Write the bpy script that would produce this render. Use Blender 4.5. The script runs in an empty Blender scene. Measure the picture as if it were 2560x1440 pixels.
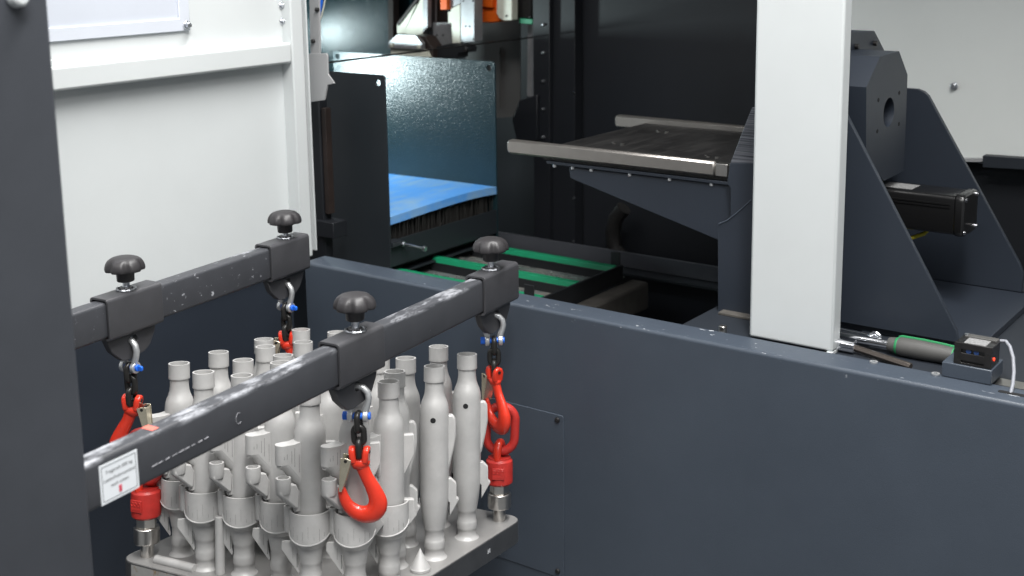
import bpy, math, random
import numpy as np
from mathutils import Vector, Matrix
from mathutils.geometry import tessellate_polygon
random.seed(7)
R = math.radians
SC = bpy.context.scene
COL = SC.collection

# ------------------------------------------------------------------ camera
CAM = Vector((0, 0, 1.55))
C_RIGHT = Vector((0.81956713, 0.57292495, -0.00816777))
C_DOWN = Vector((0.10066713, -0.1580078, -0.98229306))
C_FWD = Vector((-0.56407078, 0.80423288, -0.18717271))
FPX, PX0, PY0 = 3149.16, 1371.58, 430.02
cd = bpy.data.cameras.new('camera')
cd.sensor_width = 36.0; cd.sensor_fit = 'HORIZONTAL'
cd.lens = FPX / 2560 * 36
cd.shift_x = (1280 - PX0) / 2560
cd.shift_y = (PY0 - 720) / 2560
cd.clip_start = 0.05; cd.clip_end = 60
cd.dof.use_dof = True; cd.dof.focus_distance = 2.3; cd.dof.aperture_fstop = 4.5
cam = bpy.data.objects.new('camera', cd); COL.objects.link(cam)
m = Matrix.Identity(4)
for i in range(3):
    m[i][0] = C_RIGHT[i]; m[i][1] = -C_DOWN[i]; m[i][2] = -C_FWD[i]; m[i][3] = CAM[i]
cam.matrix_world = m
SC.camera = cam

# ------------------------------------------------------------------ light
w = bpy.data.worlds.new('World'); SC.world = w; w.use_nodes = True
w.node_tree.nodes['Background'].inputs[0].default_value = (0.93, 0.97, 1.0, 1)
w.node_tree.nodes['Background'].inputs[1].default_value = 0.27
def area(name, loc, target, sx, sy, power, col=(1, 1, 1)):
    l = bpy.data.lights.new(name, 'AREA'); l.shape = 'RECTANGLE'; l.size = sx; l.size_y = sy
    l.energy = power; l.color = col
    o = bpy.data.objects.new(name, l); COL.objects.link(o)
    o.location = loc
    d = Vector(target) - Vector(loc)
    o.rotation_euler = d.to_track_quat('-Z', 'X').to_euler()
    return o
# rows of hall ceiling lamps, above and in front of the machine
area('ceiling_lamp', (-0.5, 1.35, 4.3), (-0.6, 1.5, 0.8), 5.0, 0.4, 420, (1.0, 0.992, 0.975))
area('ceiling_lamp', (0.9, 0.1, 4.2), (-0.9, 1.9, 0.8), 0.35, 5.0, 58, (1.0, 0.992, 0.975))
area('ceiling_lamp', (-1.0, -1.2, 4.2), (-1.1, 1.9, 0.8), 0.35, 5.0, 70, (1.0, 0.992, 0.975))
area('ceiling_lamp', (2.6, 1.2, 4.2), (-1.2, 2.0, 0.9), 0.35, 5.0, 32, (1.0, 0.992, 0.975))
# work lamps inside the saw, low at the left behind the chute's front plate
area('machine_lamp', (-2.83, 2.47, 1.125), (-2.50, 2.75, 1.16), 0.06, 0.09, 6.0, (0.80, 0.98, 1.0))
area('machine_lamp', (-3.34, 3.02, 1.19), (-3.0, 3.2, 1.2), 0.05, 0.08, 1.3, (0.80, 0.98, 1.0))
SC.view_settings.view_transform = 'Standard'; SC.view_settings.look = 'None'
SC.view_settings.exposure = -0.08; SC.view_settings.gamma = 1.0
SC.cycles.use_denoising = True
SC.cycles.max_bounces = 8; SC.cycles.caustics_reflective = False; SC.cycles.caustics_refractive = False

# ------------------------------------------------------------------ helpers
def at(px, py, **k):
    """the point on the plane x=, y= or z= that a photo position belongs to"""
    r = C_RIGHT * (px - PX0) + C_DOWN * (py - PY0) + C_FWD * FPX
    a, v = next(iter(k.items())); i = 'xyz'.index(a)
    return CAM + r * ((v - CAM[i]) / r[i])
def XZ(pts, y): return [(lambda p: (p.x, p.z))(at(*q, y=y)) for q in pts]
def YZ(pts, x): return [(lambda p: (p.y, p.z))(at(*q, x=x)) for q in pts]

TH = R(6.5)                                     # the lifting frame stands 6.5 degrees off the machine's axes
LIFT = Matrix.Translation((-1.378, 1.418, 0)) @ Matrix.Rotation(TH, 4, 'Z')
PL0 = LIFT @ Vector((-.468, -.038, .43)); PR0 = LIFT @ Vector((0, .439, .399))
u = (PR0 - PL0).normalized()
upv = (Vector((0, 0, 1)) - u * u.z).normalized()
nn = Matrix.Rotation(R(-6), 3, u) @ upv         # the hanging plate tips back 6 degrees
ebv = Matrix.Rotation(math.pi / 4, 3, nn) @ u
eav = Matrix.Rotation(-math.pi / 4, 3, nn) @ u
PLATE = Matrix.Identity(4)
for i in range(3):
    PLATE[i][0] = eav[i]; PLATE[i][1] = ebv[i]; PLATE[i][2] = nn[i]; PLATE[i][3] = PL0[i]

class MB:
    def __init__(s): s.v = []; s.f = []
    def add(s, vs, fs, M=None):
        o = len(s.v)
        for p in vs:
            p = Vector(p)
            s.v.append(tuple(M @ p) if M is not None else tuple(p))
        s.f += [tuple(i + o for i in f) for f in fs]
        return s
    def box(s, x0, x1, y0, y1, z0, z1, M=None):
        vs = [(x, y, z) for z in (z0, z1) for y in (y0, y1) for x in (x0, x1)]
        return s.add(vs, [(0, 2, 3, 1), (4, 5, 7, 6), (0, 1, 5, 4), (2, 6, 7, 3), (0, 4, 6, 2), (1, 3, 7, 5)], M)
    def prism(s, poly, ax, lo, hi, holes=(), M=None):
        area2 = sum(poly[i - 1][0] * poly[i][1] - poly[i][0] * poly[i - 1][1] for i in range(len(poly)))
        if area2 < 0: poly = poly[::-1]
        loops = [list(poly)] + [list(h) for h in holes]
        def P(p, t): return {'x': (t, p[0], p[1]), 'y': (p[0], t, p[1]), 'z': (p[0], p[1], t)}[ax]
        vs = []; fs = []; base = []
        for t in (lo, hi):
            for L in loops:
                base.append(len(vs)); vs += [P(p, t) for p in L]
        n = sum(len(L) for L in loops)
        if holes:
            tri = tessellate_polygon([[Vector((p[0], p[1], 0)) for p in L] for L in loops])
            fs += [tuple(t) for t in tri] + [tuple(i + n for i in t) for t in tri]
        else:
            fs += [tuple(range(len(poly))), tuple(range(n, n + len(poly)))]
        o = 0
        for L in loops:
            k = len(L)
            for i in range(k):
                a, b = o + i, o + (i + 1) % k
                fs.append((a, b, b + n, a + n))
            o += k
        return s.add(vs, fs, M)
    def cyl(s, p0, p1, r0, r1=None, n=16, M=None, rot=0.0):
        p0, p1 = Vector(p0), Vector(p1); r1 = r0 if r1 is None else r1
        q = (p1 - p0).normalized().to_track_quat('Z', 'X')
        vs = []
        for p, r in ((p0, r0), (p1, r1)):
            for i in range(n):
                a = 2 * math.pi * i / n + rot
                vs.append(p + q @ Vector((r * math.cos(a), r * math.sin(a), 0)))
        fs = [(i, (i + 1) % n, (i + 1) % n + n, i + n) for i in range(n)]
        fs += [tuple(range(n))[::-1], tuple(range(n, 2 * n))]
        return s.add(vs, fs, M)
    def lathe(s, prof, n=32, M=None, a0=0.0, a1=2 * math.pi, rmod=None):
        full = abs(a1 - a0 - 2 * math.pi) < 1e-6
        k = n if full else n + 1
        vs = []; fs = []
        for r, z in prof:
            for i in range(k):
                a = a0 + (a1 - a0) * i / n
                rr = r * (rmod(a, r, z) if rmod else 1)
                vs.append((rr * math.cos(a), rr * math.sin(a), z))
        for j in range(len(prof) - 1):
            for i in range(n):
                b = (i + 1) % k
                fs.append((j * k + i, j * k + b, (j + 1) * k + b, (j + 1) * k + i))
        return s.add(vs, fs, M)
    def tube(s, path, rad, n=12, closed=False, M=None, flat=1.0, up=None):
        P = [Vector(p) for p in path]; N = len(P)
        rad = rad if isinstance(rad, (list, tuple)) else [rad] * N
        T = []
        for i in range(N):
            a = P[(i - 1) % N] if (closed or i) else P[i]
            b = P[(i + 1) % N] if (closed or i < N - 1) else P[i]
            T.append((b - a).normalized())
        x = Vector(up) if up else (T[0].orthogonal())
        vs = []
        for i in range(N):
            x = (x - T[i] * x.dot(T[i])).normalized(); y = T[i].cross(x)
            for j in range(n):
                a = 2 * math.pi * j / n
                vs.append(P[i] + (x * math.cos(a) * flat + y * math.sin(a)) * rad[i])
        fs = []
        for i in range(N if closed else N - 1):
            k = (i + 1) % N
            for j in range(n):
                l = (j + 1) % n
                fs.append((i * n + j, i * n + l, k * n + l, k * n + j))
        if not closed: fs += [tuple(range(n))[::-1], tuple(range((N - 1) * n, N * n))]
        return s.add(vs, fs, M)
    def mesh(s, name, mat, ang=35):
        me = bpy.data.meshes.new(name)
        me.from_pydata(s.v, [], s.f)
        import bmesh
        bm = bmesh.new(); bm.from_mesh(me)
        bmesh.ops.recalc_face_normals(bm, faces=bm.faces)
        bm.to_mesh(me); bm.free()
        me.shade_smooth(); me.set_sharp_from_angle(angle=R(ang))
        me.materials.append(mat)
        return me
    def build(s, name, mat, parent=None, bevel=0, seg=2, ang=35, local=False):
        if parent is not None and not local:
            inv = WM[parent.name].inverted()
            s.v = [tuple(inv @ Vector(p)) for p in s.v]
        o = bpy.data.objects.new(name, s.mesh(name, mat, ang)); COL.objects.link(o)
        if parent is not None: o.parent = parent
        WM[o.name] = WM[parent.name] if parent is not None else Matrix.Identity(4)
        if bevel:
            b = o.modifiers.new('bevel', 'BEVEL'); b.width = bevel; b.segments = seg; b.limit_method = 'ANGLE'
            b.angle_limit = R(30); b.harden_normals = False
            b.use_clamp_overlap = True
        return o
WM = {}
def tag(o, label=None, cat=None, group=None, kind=None):
    if label: o['label'] = label
    if cat: o['category'] = cat
    if group: o['group'] = group
    if kind: o['kind'] = kind
    return o
def thing(name, label, cat, M=None, group=None):
    o = bpy.data.objects.new(name, None); COL.objects.link(o); o.empty_display_size = .05
    if M is None: M = Matrix.Identity(4)
    elif not isinstance(M, Matrix): M = Matrix.Translation(M)
    o.matrix_world = M; WM[o.name] = M.copy()
    return tag(o, label, cat, group)
def copy_tree(o, M, label, parent=None):
    c = o.copy(); COL.objects.link(c); c.parent = parent
    if parent is None:
        c.matrix_world = M; WM[c.name] = M.copy()
        if label: c['label'] = label
    for ch in list(o.children): copy_tree(ch, None, None, c)
    return c
def circ(c, r, n=20): return [(c[0] + r * math.cos(2 * math.pi * i / n), c[1] + r * math.sin(2 * math.pi * i / n)) for i in range(n)]
def rrect(x0, x1, z0, z1, r, n=4):
    out = []
    for cx, cz, a in ((x1 - r, z1 - r, 0), (x0 + r, z1 - r, 90), (x0 + r, z0 + r, 180), (x1 - r, z0 + r, 270)):
        for i in range(n + 1):
            t = R(a + 90 * i / n); out.append((cx + r * math.cos(t), cz + r * math.sin(t)))
    return out

# ------------------------------------------------------------------ materials
def mat(name, col, rough=.5, metal=0.0, bump=0.0, bscale=900, var=0.0, vscale=6, coat=0.0, spec=.5, emit=None, rvar=0.0, bdist=.001):
    mt = bpy.data.materials.new(name); mt.use_nodes = True
    nt = mt.node_tree; b = nt.nodes['Principled BSDF']
    b.inputs['Base Color'].default_value = (*col, 1); b.inputs['Roughness'].default_value = rough
    b.inputs['Metallic'].default_value = metal; b.inputs['Specular IOR Level'].default_value = spec
    b.inputs['Coat Weight'].default_value = coat
    if emit: b.inputs['Emission Color'].default_value = (*emit[0], 1); b.inputs['Emission Strength'].default_value = emit[1]
    tc = nt.nodes.new('ShaderNodeTexCoord')
    geo = nt.nodes.new('ShaderNodeNewGeometry')
    if bump:
        n = nt.nodes.new('ShaderNodeTexNoise'); n.inputs['Scale'].default_value = bscale; n.inputs['Detail'].default_value = 2
        bp = nt.nodes.new('ShaderNodeBump'); bp.inputs['Strength'].default_value = bump; bp.inputs['Distance'].default_value = bdist
        nt.links.new(geo.outputs['Position'], n.inputs['Vector']); nt.links.new(n.outputs[0], bp.inputs['Height'])
        nt.links.new(bp.outputs[0], b.inputs['Normal'])
    if var or rvar:
        n = nt.nodes.new('ShaderNodeTexNoise'); n.inputs['Scale'].default_value = vscale; n.inputs['Detail'].default_value = 6
        n.inputs['Roughness'].default_value = .65
        nt.links.new(geo.outputs['Position'], n.inputs['Vector'])
        if var:
            mr = nt.nodes.new('ShaderNodeMapRange'); mr.inputs[1].default_value = .3; mr.inputs[2].default_value = .7
            mr.inputs[3].default_value = 1 - var; mr.inputs[4].default_value = 1 + var
            mx = nt.nodes.new('ShaderNodeVectorMath'); mx.operation = 'SCALE'; mx.inputs[0].default_value = col
            nt.links.new(n.outputs[0], mr.inputs[0]); nt.links.new(mr.outputs[0], mx.inputs['Scale'])
            nt.links.new(mx.outputs[0], b.inputs['Base Color'])
        if rvar:
            mr = nt.nodes.new('ShaderNodeMapRange'); mr.inputs[1].default_value = .3; mr.inputs[2].default_value = .7
            mr.inputs[3].default_value = max(.05, rough - rvar); mr.inputs[4].default_value = min(1, rough + rvar)
            nt.links.new(n.outputs[0], mr.inputs[0]); nt.links.new(mr.outputs[0], b.inputs['Roughness'])
    return mt
def chips(mt, chipcol, zlo=None, scale=60, thr=.62, stretch=(1, 1, 1), metal=0.0, axis='Z', soft=.03, space='Object'):
    """paint worn through to something lighter, thr picks how much; only above zlo (object height) when given"""
    nt = mt.node_tree; b = nt.nodes['Principled BSDF']
    tc = nt.nodes.new('ShaderNodeTexCoord'); mp = nt.nodes.new('ShaderNodeMapping'); mp.inputs['Scale'].default_value = stretch
    n = nt.nodes.new('ShaderNodeTexNoise'); n.inputs['Scale'].default_value = scale; n.inputs['Detail'].default_value = 5; n.inputs['Roughness'].default_value = .7
    nt.links.new(tc.outputs[space], mp.inputs[0]); nt.links.new(mp.outputs[0], n.inputs['Vector'])
    mr = nt.nodes.new('ShaderNodeMapRange'); mr.inputs[1].default_value = thr; mr.inputs[2].default_value = thr + soft
    nt.links.new(n.outputs[0], mr.inputs[0]); fac = mr.outputs[0]
    if zlo is not None:
        sx = nt.nodes.new('ShaderNodeSeparateXYZ'); nt.links.new(tc.outputs[space], sx.inputs[0])
        m2 = nt.nodes.new('ShaderNodeMapRange'); m2.inputs[1].default_value = zlo[0]; m2.inputs[2].default_value = zlo[1]
        nt.links.new(sx.outputs[axis], m2.inputs[0])
        mu = nt.nodes.new('ShaderNodeMath'); mu.operation = 'MULTIPLY'
        nt.links.new(fac, mu.inputs[0]); nt.links.new(m2.outputs[0], mu.inputs[1]); fac = mu.outputs[0]
    mix = nt.nodes.new('ShaderNodeMix'); mix.data_type = 'RGBA'
    bc = b.inputs['Base Color']
    if bc.is_linked: nt.links.new(bc.links[0].from_socket, mix.inputs[6])
    else: mix.inputs[6].default_value = bc.default_value
    mix.inputs[7].default_value = (*chipcol, 1)
    nt.links.new(fac, mix.inputs[0]); nt.links.new(mix.outputs[2], bc)
    return mt

ANTH = mat('anthracite_paint', (.051, .064, .084), .40, bump=.22, bscale=520, var=.09, vscale=2.5, rvar=.07)
ANTH_IN_SHADE = mat('anthracite_inside_shaded', (.017, .021, .028), .5, bump=.08, bscale=700, var=.08, vscale=4)  # same anthracite, darkened to carry the shade inside the machine
ANTH_W = chips(mat('anthracite_paint_scuffed', (.051, .064, .084), .40, bump=.22, bscale=520, var=.09, vscale=2.5, rvar=.07), (.5, .52, .55), zlo=(.776, .786), thr=.655, scale=70, stretch=(.5, 1, 1), space='Object')
ANTH_SHADE = mat('anthracite_shaded', (.022, .028, .039), .42, bump=.10, bscale=700, var=.07, vscale=4)  # the anthracite again, with the enclosure's shade mixed into its colour
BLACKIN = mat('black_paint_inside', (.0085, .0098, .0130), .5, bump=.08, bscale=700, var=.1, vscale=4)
BLACK = mat('black_steel', (.012, .013, .015), .45, var=.15, vscale=8)
HAMMER = mat('hammered_teal_paint', (.012, .029, .035), .27, bump=.75, bscale=230, var=.12, vscale=9, bdist=.0016)
HAMMER2 = mat('hammered_dark_paint', (.016, .020, .024), .42, bump=.2, bscale=260)
SHIELDG = mat('dim_grey_sheet', (.10, .098, .096), .55, var=.1, vscale=6)
CHAN = mat('glossy_dark_steel', (.10, .105, .12), .34, metal=.5, bump=.6, bscale=260, var=.1, vscale=6)
WHITE = mat('white_powder_coat', (.595, .62, .622), .38, bump=.05, bscale=800, var=.03, vscale=3, rvar=.08)
WALLW = mat('light_grey_sheet', (.72, .74, .72), .5, var=.03, vscale=2)
GREYP = mat('grey_sheet_metal', (.34, .34, .345), .5, var=.05, vscale=5)
ALU = mat('aluminium', (.62, .65, .71), .40, metal=.08, var=.03, vscale=3)
PANE = mat('window_pane', (.55, .58, .64), .18, spec=.6, var=.05, vscale=2)
ZINC = mat('zinc_plated', (.72, .74, .78), .28, metal=1, var=.06, vscale=40)
ZINCW = mat('zinc_cast', (.66, .67, .68), .38, metal=.75, var=.1, vscale=60)
STEEL = mat('bright_steel', (.58, .56, .53), .30, metal=1, var=.08, vscale=30)
RAIL = mat('ground_rail', (.34, .32, .30), .36, metal=.85, var=.05, vscale=20, bump=.05)
CHROME = mat('chrome', (.80, .81, .84), .13, metal=1)
BLKOX = mat('black_oxide', (.020, .019, .019), .38, metal=.3, var=.25, vscale=60)
KNOB = mat('black_plastic_knob', (.030, .028, .030), .46, bump=.05, bscale=500)
ARM = mat('dark_grey_paint_arm', (.050, .052, .059), .50, bump=.06, bscale=600, var=.12, vscale=14)
chips(ARM, (.40, .41, .44), zlo=(.055, .063), scale=30, thr=.50, stretch=(1, .28, 1), soft=.14)
chips(ARM, (.42, .42, .44), scale=75, thr=.735, stretch=(1, .6, 1))
ARMF = mat('dark_grey_paint_far_arm', (.050, .052, .059), .44, bump=.06, bscale=600, var=.12, vscale=14)
chips(ARMF, (.42, .43, .46), scale=80, thr=.63, stretch=(1, .7, 1))
chips(ARMF, (.38, .39, .42), zlo=(.057, .063), scale=20, thr=.56, stretch=(1, .3, 1), soft=.15)
BEAD = mat('weld_bead', (.30, .31, .33), .35, metal=.8, var=.5, vscale=90)
SLEEVE = mat('dark_grey_paint_sleeve', (.054, .054, .059), .42, bump=.08, bscale=600, var=.10, vscale=20)
MAST = mat('dark_grey_paint_mast', (.046, .050, .059), .5, var=.14, vscale=5)
RED = mat('red_hook_paint', (.64, .036, .016), .30, coat=.25, bump=.03, bscale=300, var=.10, vscale=40)
chips(RED, (.16, .07, .06), scale=60, thr=.655, soft=.06)
DRED = mat('dull_red_paint', (.46, .030, .024), .42, bump=.10, bscale=260, var=.18, vscale=50)
chips(DRED, (.30, .22, .20), scale=70, thr=.70, soft=.1)
LENS = mat('blue_lens', (.02, .05, .16), .15)
SCR = mat('scratched_paint', (.26, .26, .28), .6)
BLUE = mat('blue_pin', (.015, .14, .70), .40)
LATCH = mat('yellow_chromate_latch', (.78, .71, .55), .26, metal=.9, var=.12, vscale=60)
CHAIN = mat('black_chain', (.030, .029, .028), .36, metal=.4, bump=.1, bscale=300)
PRINT = mat('sintered_grey', (.465, .459, .451), .44, metal=.15, bump=.22, bscale=1100, var=.10, vscale=16, rvar=.08)
SEAM = mat('support_seam', (.20, .198, .194), .7)
PRINTS = mat('sintered_support', (.45, .444, .436), .56, metal=.08, bump=.30, bscale=1000, var=.11, vscale=18)
HOLE = mat('dark_hole', (.006, .006, .007), .8)
PLTOP = mat('plate_top', (.32, .314, .308), .40, metal=.35, bump=.08, bscale=900, var=.08, vscale=10)
PLSIDE = mat('plate_ground_side', (.40, .39, .38), .30, metal=.95, var=.12, vscale=20)
RUST = chips(mat('plate_stained_side', (.52, .51, .49), .42, metal=.55, var=.1, vscale=20), (.42, .30, .16), scale=22, thr=.50, stretch=(1, 1, 1), soft=.1)
BLUEMAT = mat('blue_foam_mat', (.085, .31, .74), .65, bump=.1, bscale=700, var=.05, vscale=10)
chips(BLUEMAT, (.28, .42, .50), scale=6, thr=.44, stretch=(2.2, .8, 1), soft=.3)
GREEN = mat('green_strip', (.010, .25, .118), .45, var=.06, vscale=14)
chips(GREEN, (.22, .21, .19), scale=11, thr=.66, soft=.05)
PAN = mat('oily_pan', (.17, .195, .19), .20, metal=.3, var=.3, vscale=9, rvar=.15)
chips(PAN, (.32, .30, .275), scale=9, thr=.47, soft=.2)
DUST = mat('dusty_beam', (.085, .078, .070), .7, var=.3, vscale=14)
ORANGE = mat('orange_paint', (.80, .13, .012), .35, bump=.15, bscale=120)
CREAM = mat('cream_plate', (.66, .66, .56), .45, var=.08, vscale=30)
GREYM = mat('machined_grey', (.30, .30, .31), .40, metal=.5, var=.12, vscale=40)
BROWN = mat('oily_brown_steel', (.022, .015, .013), .45, var=.2, vscale=20)
BRUSHED = mat('brushed_face', (.16, .165, .18), .40, metal=.6)
nt = BRUSHED.node_tree
_g = nt.nodes.new('ShaderNodeNewGeometry'); _m = nt.nodes.new('ShaderNodeMapping'); _m.inputs['Scale'].default_value = (4, 4, 420)
_m.inputs['Rotation'].default_value = (0, R(-3), 0)
_n = nt.nodes.new('ShaderNodeTexNoise'); _n.inputs['Scale'].default_value = 1; _n.inputs['Detail'].default_value = 3
_r = nt.nodes.new('ShaderNodeValToRGB'); _r.color_ramp.elements[0].position = .35; _r.color_ramp.elements[1].position = .72
_r.color_ramp.elements[0].color = (.045, .05, .06, 1); _r.color_ramp.elements[1].color = (.26, .27, .30, 1)
nt.links.new(_g.outputs['Position'], _m.inputs[0]); nt.links.new(_m.outputs[0], _n.inputs['Vector'])
nt.links.new(_n.outputs[0], _r.inputs[0]); nt.links.new(_r.outputs[0], nt.nodes['Principled BSDF'].inputs['Base Color'])
TABLE = mat('black_table', (.013, .0125, .0125), .48, var=.35, vscale=7, rvar=.12)
chips(TABLE, (.030, .029, .028), scale=14, thr=.5, stretch=(4.5, .5, 1), soft=.15)
MOTOR = mat('black_motor', (.0075, .0075, .008), .30, coat=.3)
GRIP = mat('grey_rubber_grip', (.072, .071, .068), .6, bump=.1, bscale=400, var=.08, vscale=30)
GREENG = mat('green_rubber', (.016, .20, .07), .5)
HEXK = mat('dark_steel_key', (.10, .085, .075), .38, metal=.7)
CABLE = mat('grey_cable', (.25, .26, .29), .5)
YELLOW = mat('yellow_cable', (.55, .48, .02), .5)
LABELW = mat('paper_white', (.78, .81, .84), .55)
INK = mat('black_ink', (.07, .07, .08), .7)
REDINK = mat('red_ink', (.62, .06, .10), .6)
STICK = mat('silver_label', (.26, .26, .26), .45, var=.5, vscale=260)
LED = mat('red_led', (.8, .05, .02), .4, emit=((1, .06, .02), 1.5))
BRISTLE = mat('black_bristle', (.012, .011, .010), .6, var=.4, vscale=120)

XB = -2.109          # right-hand side of the chute
YP = 2.02            # front panel plane
XD = -2.149          # door plane

# ------------------------------------------------------------------ enclosure (the setting)
def struct(name, mb, m_, bevel=0): return tag(mb.build(name, m_, bevel=bevel), kind='structure')
struct('wall_left', MB().box(-2.60, XD - .012, .4, YP - .004, -.3, .80), ANTH_SHADE)
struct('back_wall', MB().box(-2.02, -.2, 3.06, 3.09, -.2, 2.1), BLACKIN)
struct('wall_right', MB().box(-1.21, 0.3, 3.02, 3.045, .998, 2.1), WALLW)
struct('unseen_shade_slab', MB().box(-3.4, .6, 2.18, 3.6, 2.10, 2.13), ANTH_IN_SHADE)  # unseen slab, added to keep ceiling light out of the interior
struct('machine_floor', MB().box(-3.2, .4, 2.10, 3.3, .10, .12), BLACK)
struct('wall_far_left', MB().box(-3.40, -3.36, 2.12, 3.6, -.2, 2.1), ANTH_IN_SHADE)
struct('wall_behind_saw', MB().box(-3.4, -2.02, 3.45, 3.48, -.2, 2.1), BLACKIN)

# ------------------------------------------------------------------ front guard panel
t = thing('front_panel', 'dark grey painted front panel of the machine with rounded upper edge', 'panel', (-1.2, YP, 0))
prof = [(YP, -.3), (YP, .786)]
for i in range(7):
    a = R(180 - 90 * i / 6); prof.append((YP + .007 + .007 * math.cos(a), .786 + .007 * math.sin(a)))
prof += [(2.086, .793), (2.086, .770), (2.082, .770), (2.082, .786), (YP + .012, .786), (YP + .008, .78), (YP + .008, -.3)]
slot = [(-.535, 2.050), (-.30, 2.050)]
MB().prism(prof, 'x', XD + .030, .25).build('sheet', ANTH_W, t, ang=50)
MB().prism(rrect(-.533, -.30, 2.053, 2.064, .005), 'z', .7915, .7937).build('cable_slot', HOLE, t)
cov = MB().prism(rrect(-1.60, -1.384, .21, .573, .004), 'y', YP - .0022, YP + .002).build('access_cover', ANTH, t, bevel=.0008)
for (x, z) in ((-1.398, .562), (-1.40, .224)):
    MB().cyl((x, YP - .0065, z), (x, YP - .002, z), .0048, .0062, n=20).build('cover_screw', BLKOX, cov, bevel=.0012)
    MB().cyl((x, YP - .0068, z), (x, YP - .006, z), .0024, n=6).build('screw_socket', HOLE, cov)

# ledge behind the panel that the tools and the pedestal stand on
t = thing('ledge', 'dark machine ledge behind the front panel under the tools', 'ledge', (-.7, 2.3, .78))
MB().box(-1.16, .1, 2.088, 2.70, .74, .785).build('ledge_plate', ANTH_IN_SHADE, t, bevel=.002)
MB().box(-.55, .1, 2.100, 2.135, .785, .789).build('edge_strip', STEEL, t)

# ------------------------------------------------------------------ white door, left
t = thing('white_door', 'white framed machine door with a window, behind the far lifting arm', 'door', (XD, 1.6, .8))
Y0, Z1 = .60, 1.95
MB().box(XD - .045, XD, 2.040, 2.0775, .79, Z1).build('door_post', WHITE, t, bevel=.004, seg=3)
MB().box(XD - .045, XD - .0015, Y0, 2.0402, 1.257, 1.305).build('crossbeam', WHITE, t, bevel=.006, seg=3)
MB().box(XD - .06, XD - .036, Y0, 2.041, .79, 1.26).build('lower_panel', WHITE, t)
MB().box(XD - .06, XD - .030, Y0, 2.041, 1.30, Z1).build('upper_panel', WHITE, t)
MB().box(XD - .045, XD - .004, Y0, 2.041, .772, .795).build('bottom_rail', WHITE, t, bevel=.003)
MB().box(XD - .031, XD - .022, Y0, 2.030, 1.304, 1.3165).build('ledge_strip', WHITE, t, bevel=.002)
MB().box(XD - .040, XD - .010, 2.0775, 2.086, .80, Z1).build('rubber_gap', GREYP, t)
MB().box(XD - .045, XD + .001, 2.086, 2.0905, .802, Z1).build('edge_flange', WHITE, t, bevel=.001)
wx = XD - .024
wy1 = at(474, 40, x=wx).y; wz0 = at(463, 77, x=wx).z; iy1 = at(448, 40, x=wx).y; iz0 = at(448, 47, x=wx).z
win = MB().prism([(Y0, wz0), (wy1, wz0), (wy1, Z1), (Y0, Z1)], 'x', XD - .030, wx,
                 holes=[[(Y0 + .03, iz0), (iy1, iz0), (iy1, Z1 - .03), (Y0 + .03, Z1 - .03)]]).build('window_frame', ALU, t, bevel=.0012)
MB().box(XD - .0315, XD - .0285, Y0 + .02, iy1 + .005, iz0 - .005, Z1 - .02).build('window_pane', PANE, win)
p = at(466, 63, x=wx)
bo = MB().cyl((wx, p.y, p.z), (wx + .004, p.y, p.z), .0095, n=20); bo.cyl((wx + .004, p.y, p.z), (wx + .011, p.y, p.z), .0066, n=6)
bo.build('corner_bolt', ZINC, win, bevel=.0008)
for q in ((709, 14), (711, 53)):
    p = at(*q, x=XD - .024)
    MB().cyl((XD - .03, p.y, p.z), (XD - .027, p.y, p.z), .0095, n=20).cyl((XD - .028, p.y, p.z), (XD - .020, p.y, p.z), .006, n=16).cyl((XD - .021, p.y, p.z), (XD - .0195, p.y, p.z), .003, n=6).build('door_screw', ZINC, t, bevel=.0008)

# ------------------------------------------------------------------ guide bracket by the door edge
t = thing('guide_bracket', 'grey sheet metal bracket with a pointed nose beside the white door', 'bracket', at(800, 130, y=2.14))
poly = XZ([(774, -40), (797, -40), (800, 150), (778, 150)], 2.13)
MB().prism(poly, 'y', 2.128, 2.134).build('strip', GREYP, t)
poly = XZ([(770, 134), (816, 133), (820, 138), (821, 185), (837, 208), (820, 212), (813, 250), (770, 256)], 2.12)
MB().prism(poly, 'y', 2.118, 2.122).build('nose_plate', GREYP, t, bevel=.0006)
for q in ((793, 24), (783, 103)):
    p = at(*q, y=2.126)
    MB().cyl((p.x, 2.129, p.z), (p.x, 2.122, p.z), .0052, n=16).cyl((p.x, 2.1225, p.z), (p.x, 2.1205, p.z), .0026, n=6).build('bracket_screw', BLKOX, t, bevel=.001)
t = thing('guide_column', 'dark vertical guide column with a small shelf block between door and chute', 'column', at(810, 400, y=2.2))
a, b = at(792, 270, y=2.20), at(818, 560, y=2.20)
MB().box(a.x - .05, b.x - .012, 2.20, 2.23, .70, a.z + .03).build('column', BLACKIN, t, bevel=.003)
MB().box(b.x - .010, b.x + .004, 2.205, 2.225, .86, a.z).build('guide_rail', BROWN, t, bevel=.001)
a, b = at(798, 552, y=2.19), at(834, 598, y=2.19)
MB().box(a.x - .05, b.x, 2.19, 2.24, b.z, a.z).build('shelf_block', BLACKIN, t, bevel=.002)
t = thing('blue_cable', 'short blue and black cable loop behind the door bracket', 'cable', at(806, 5, y=2.25))
MB().tube([at(*q, y=2.24) for q in ((806, -30), (804, 8), (799, 30), (797, 60))], .0035, n=8).build('blue_wire', BLUE, t)
MB().tube([at(*q, y=2.235) for q in ((818, -30), (810, 15), (804, 40), (799, 52))], .002, n=8).build('pale_wire', CREAM, t)

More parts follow.
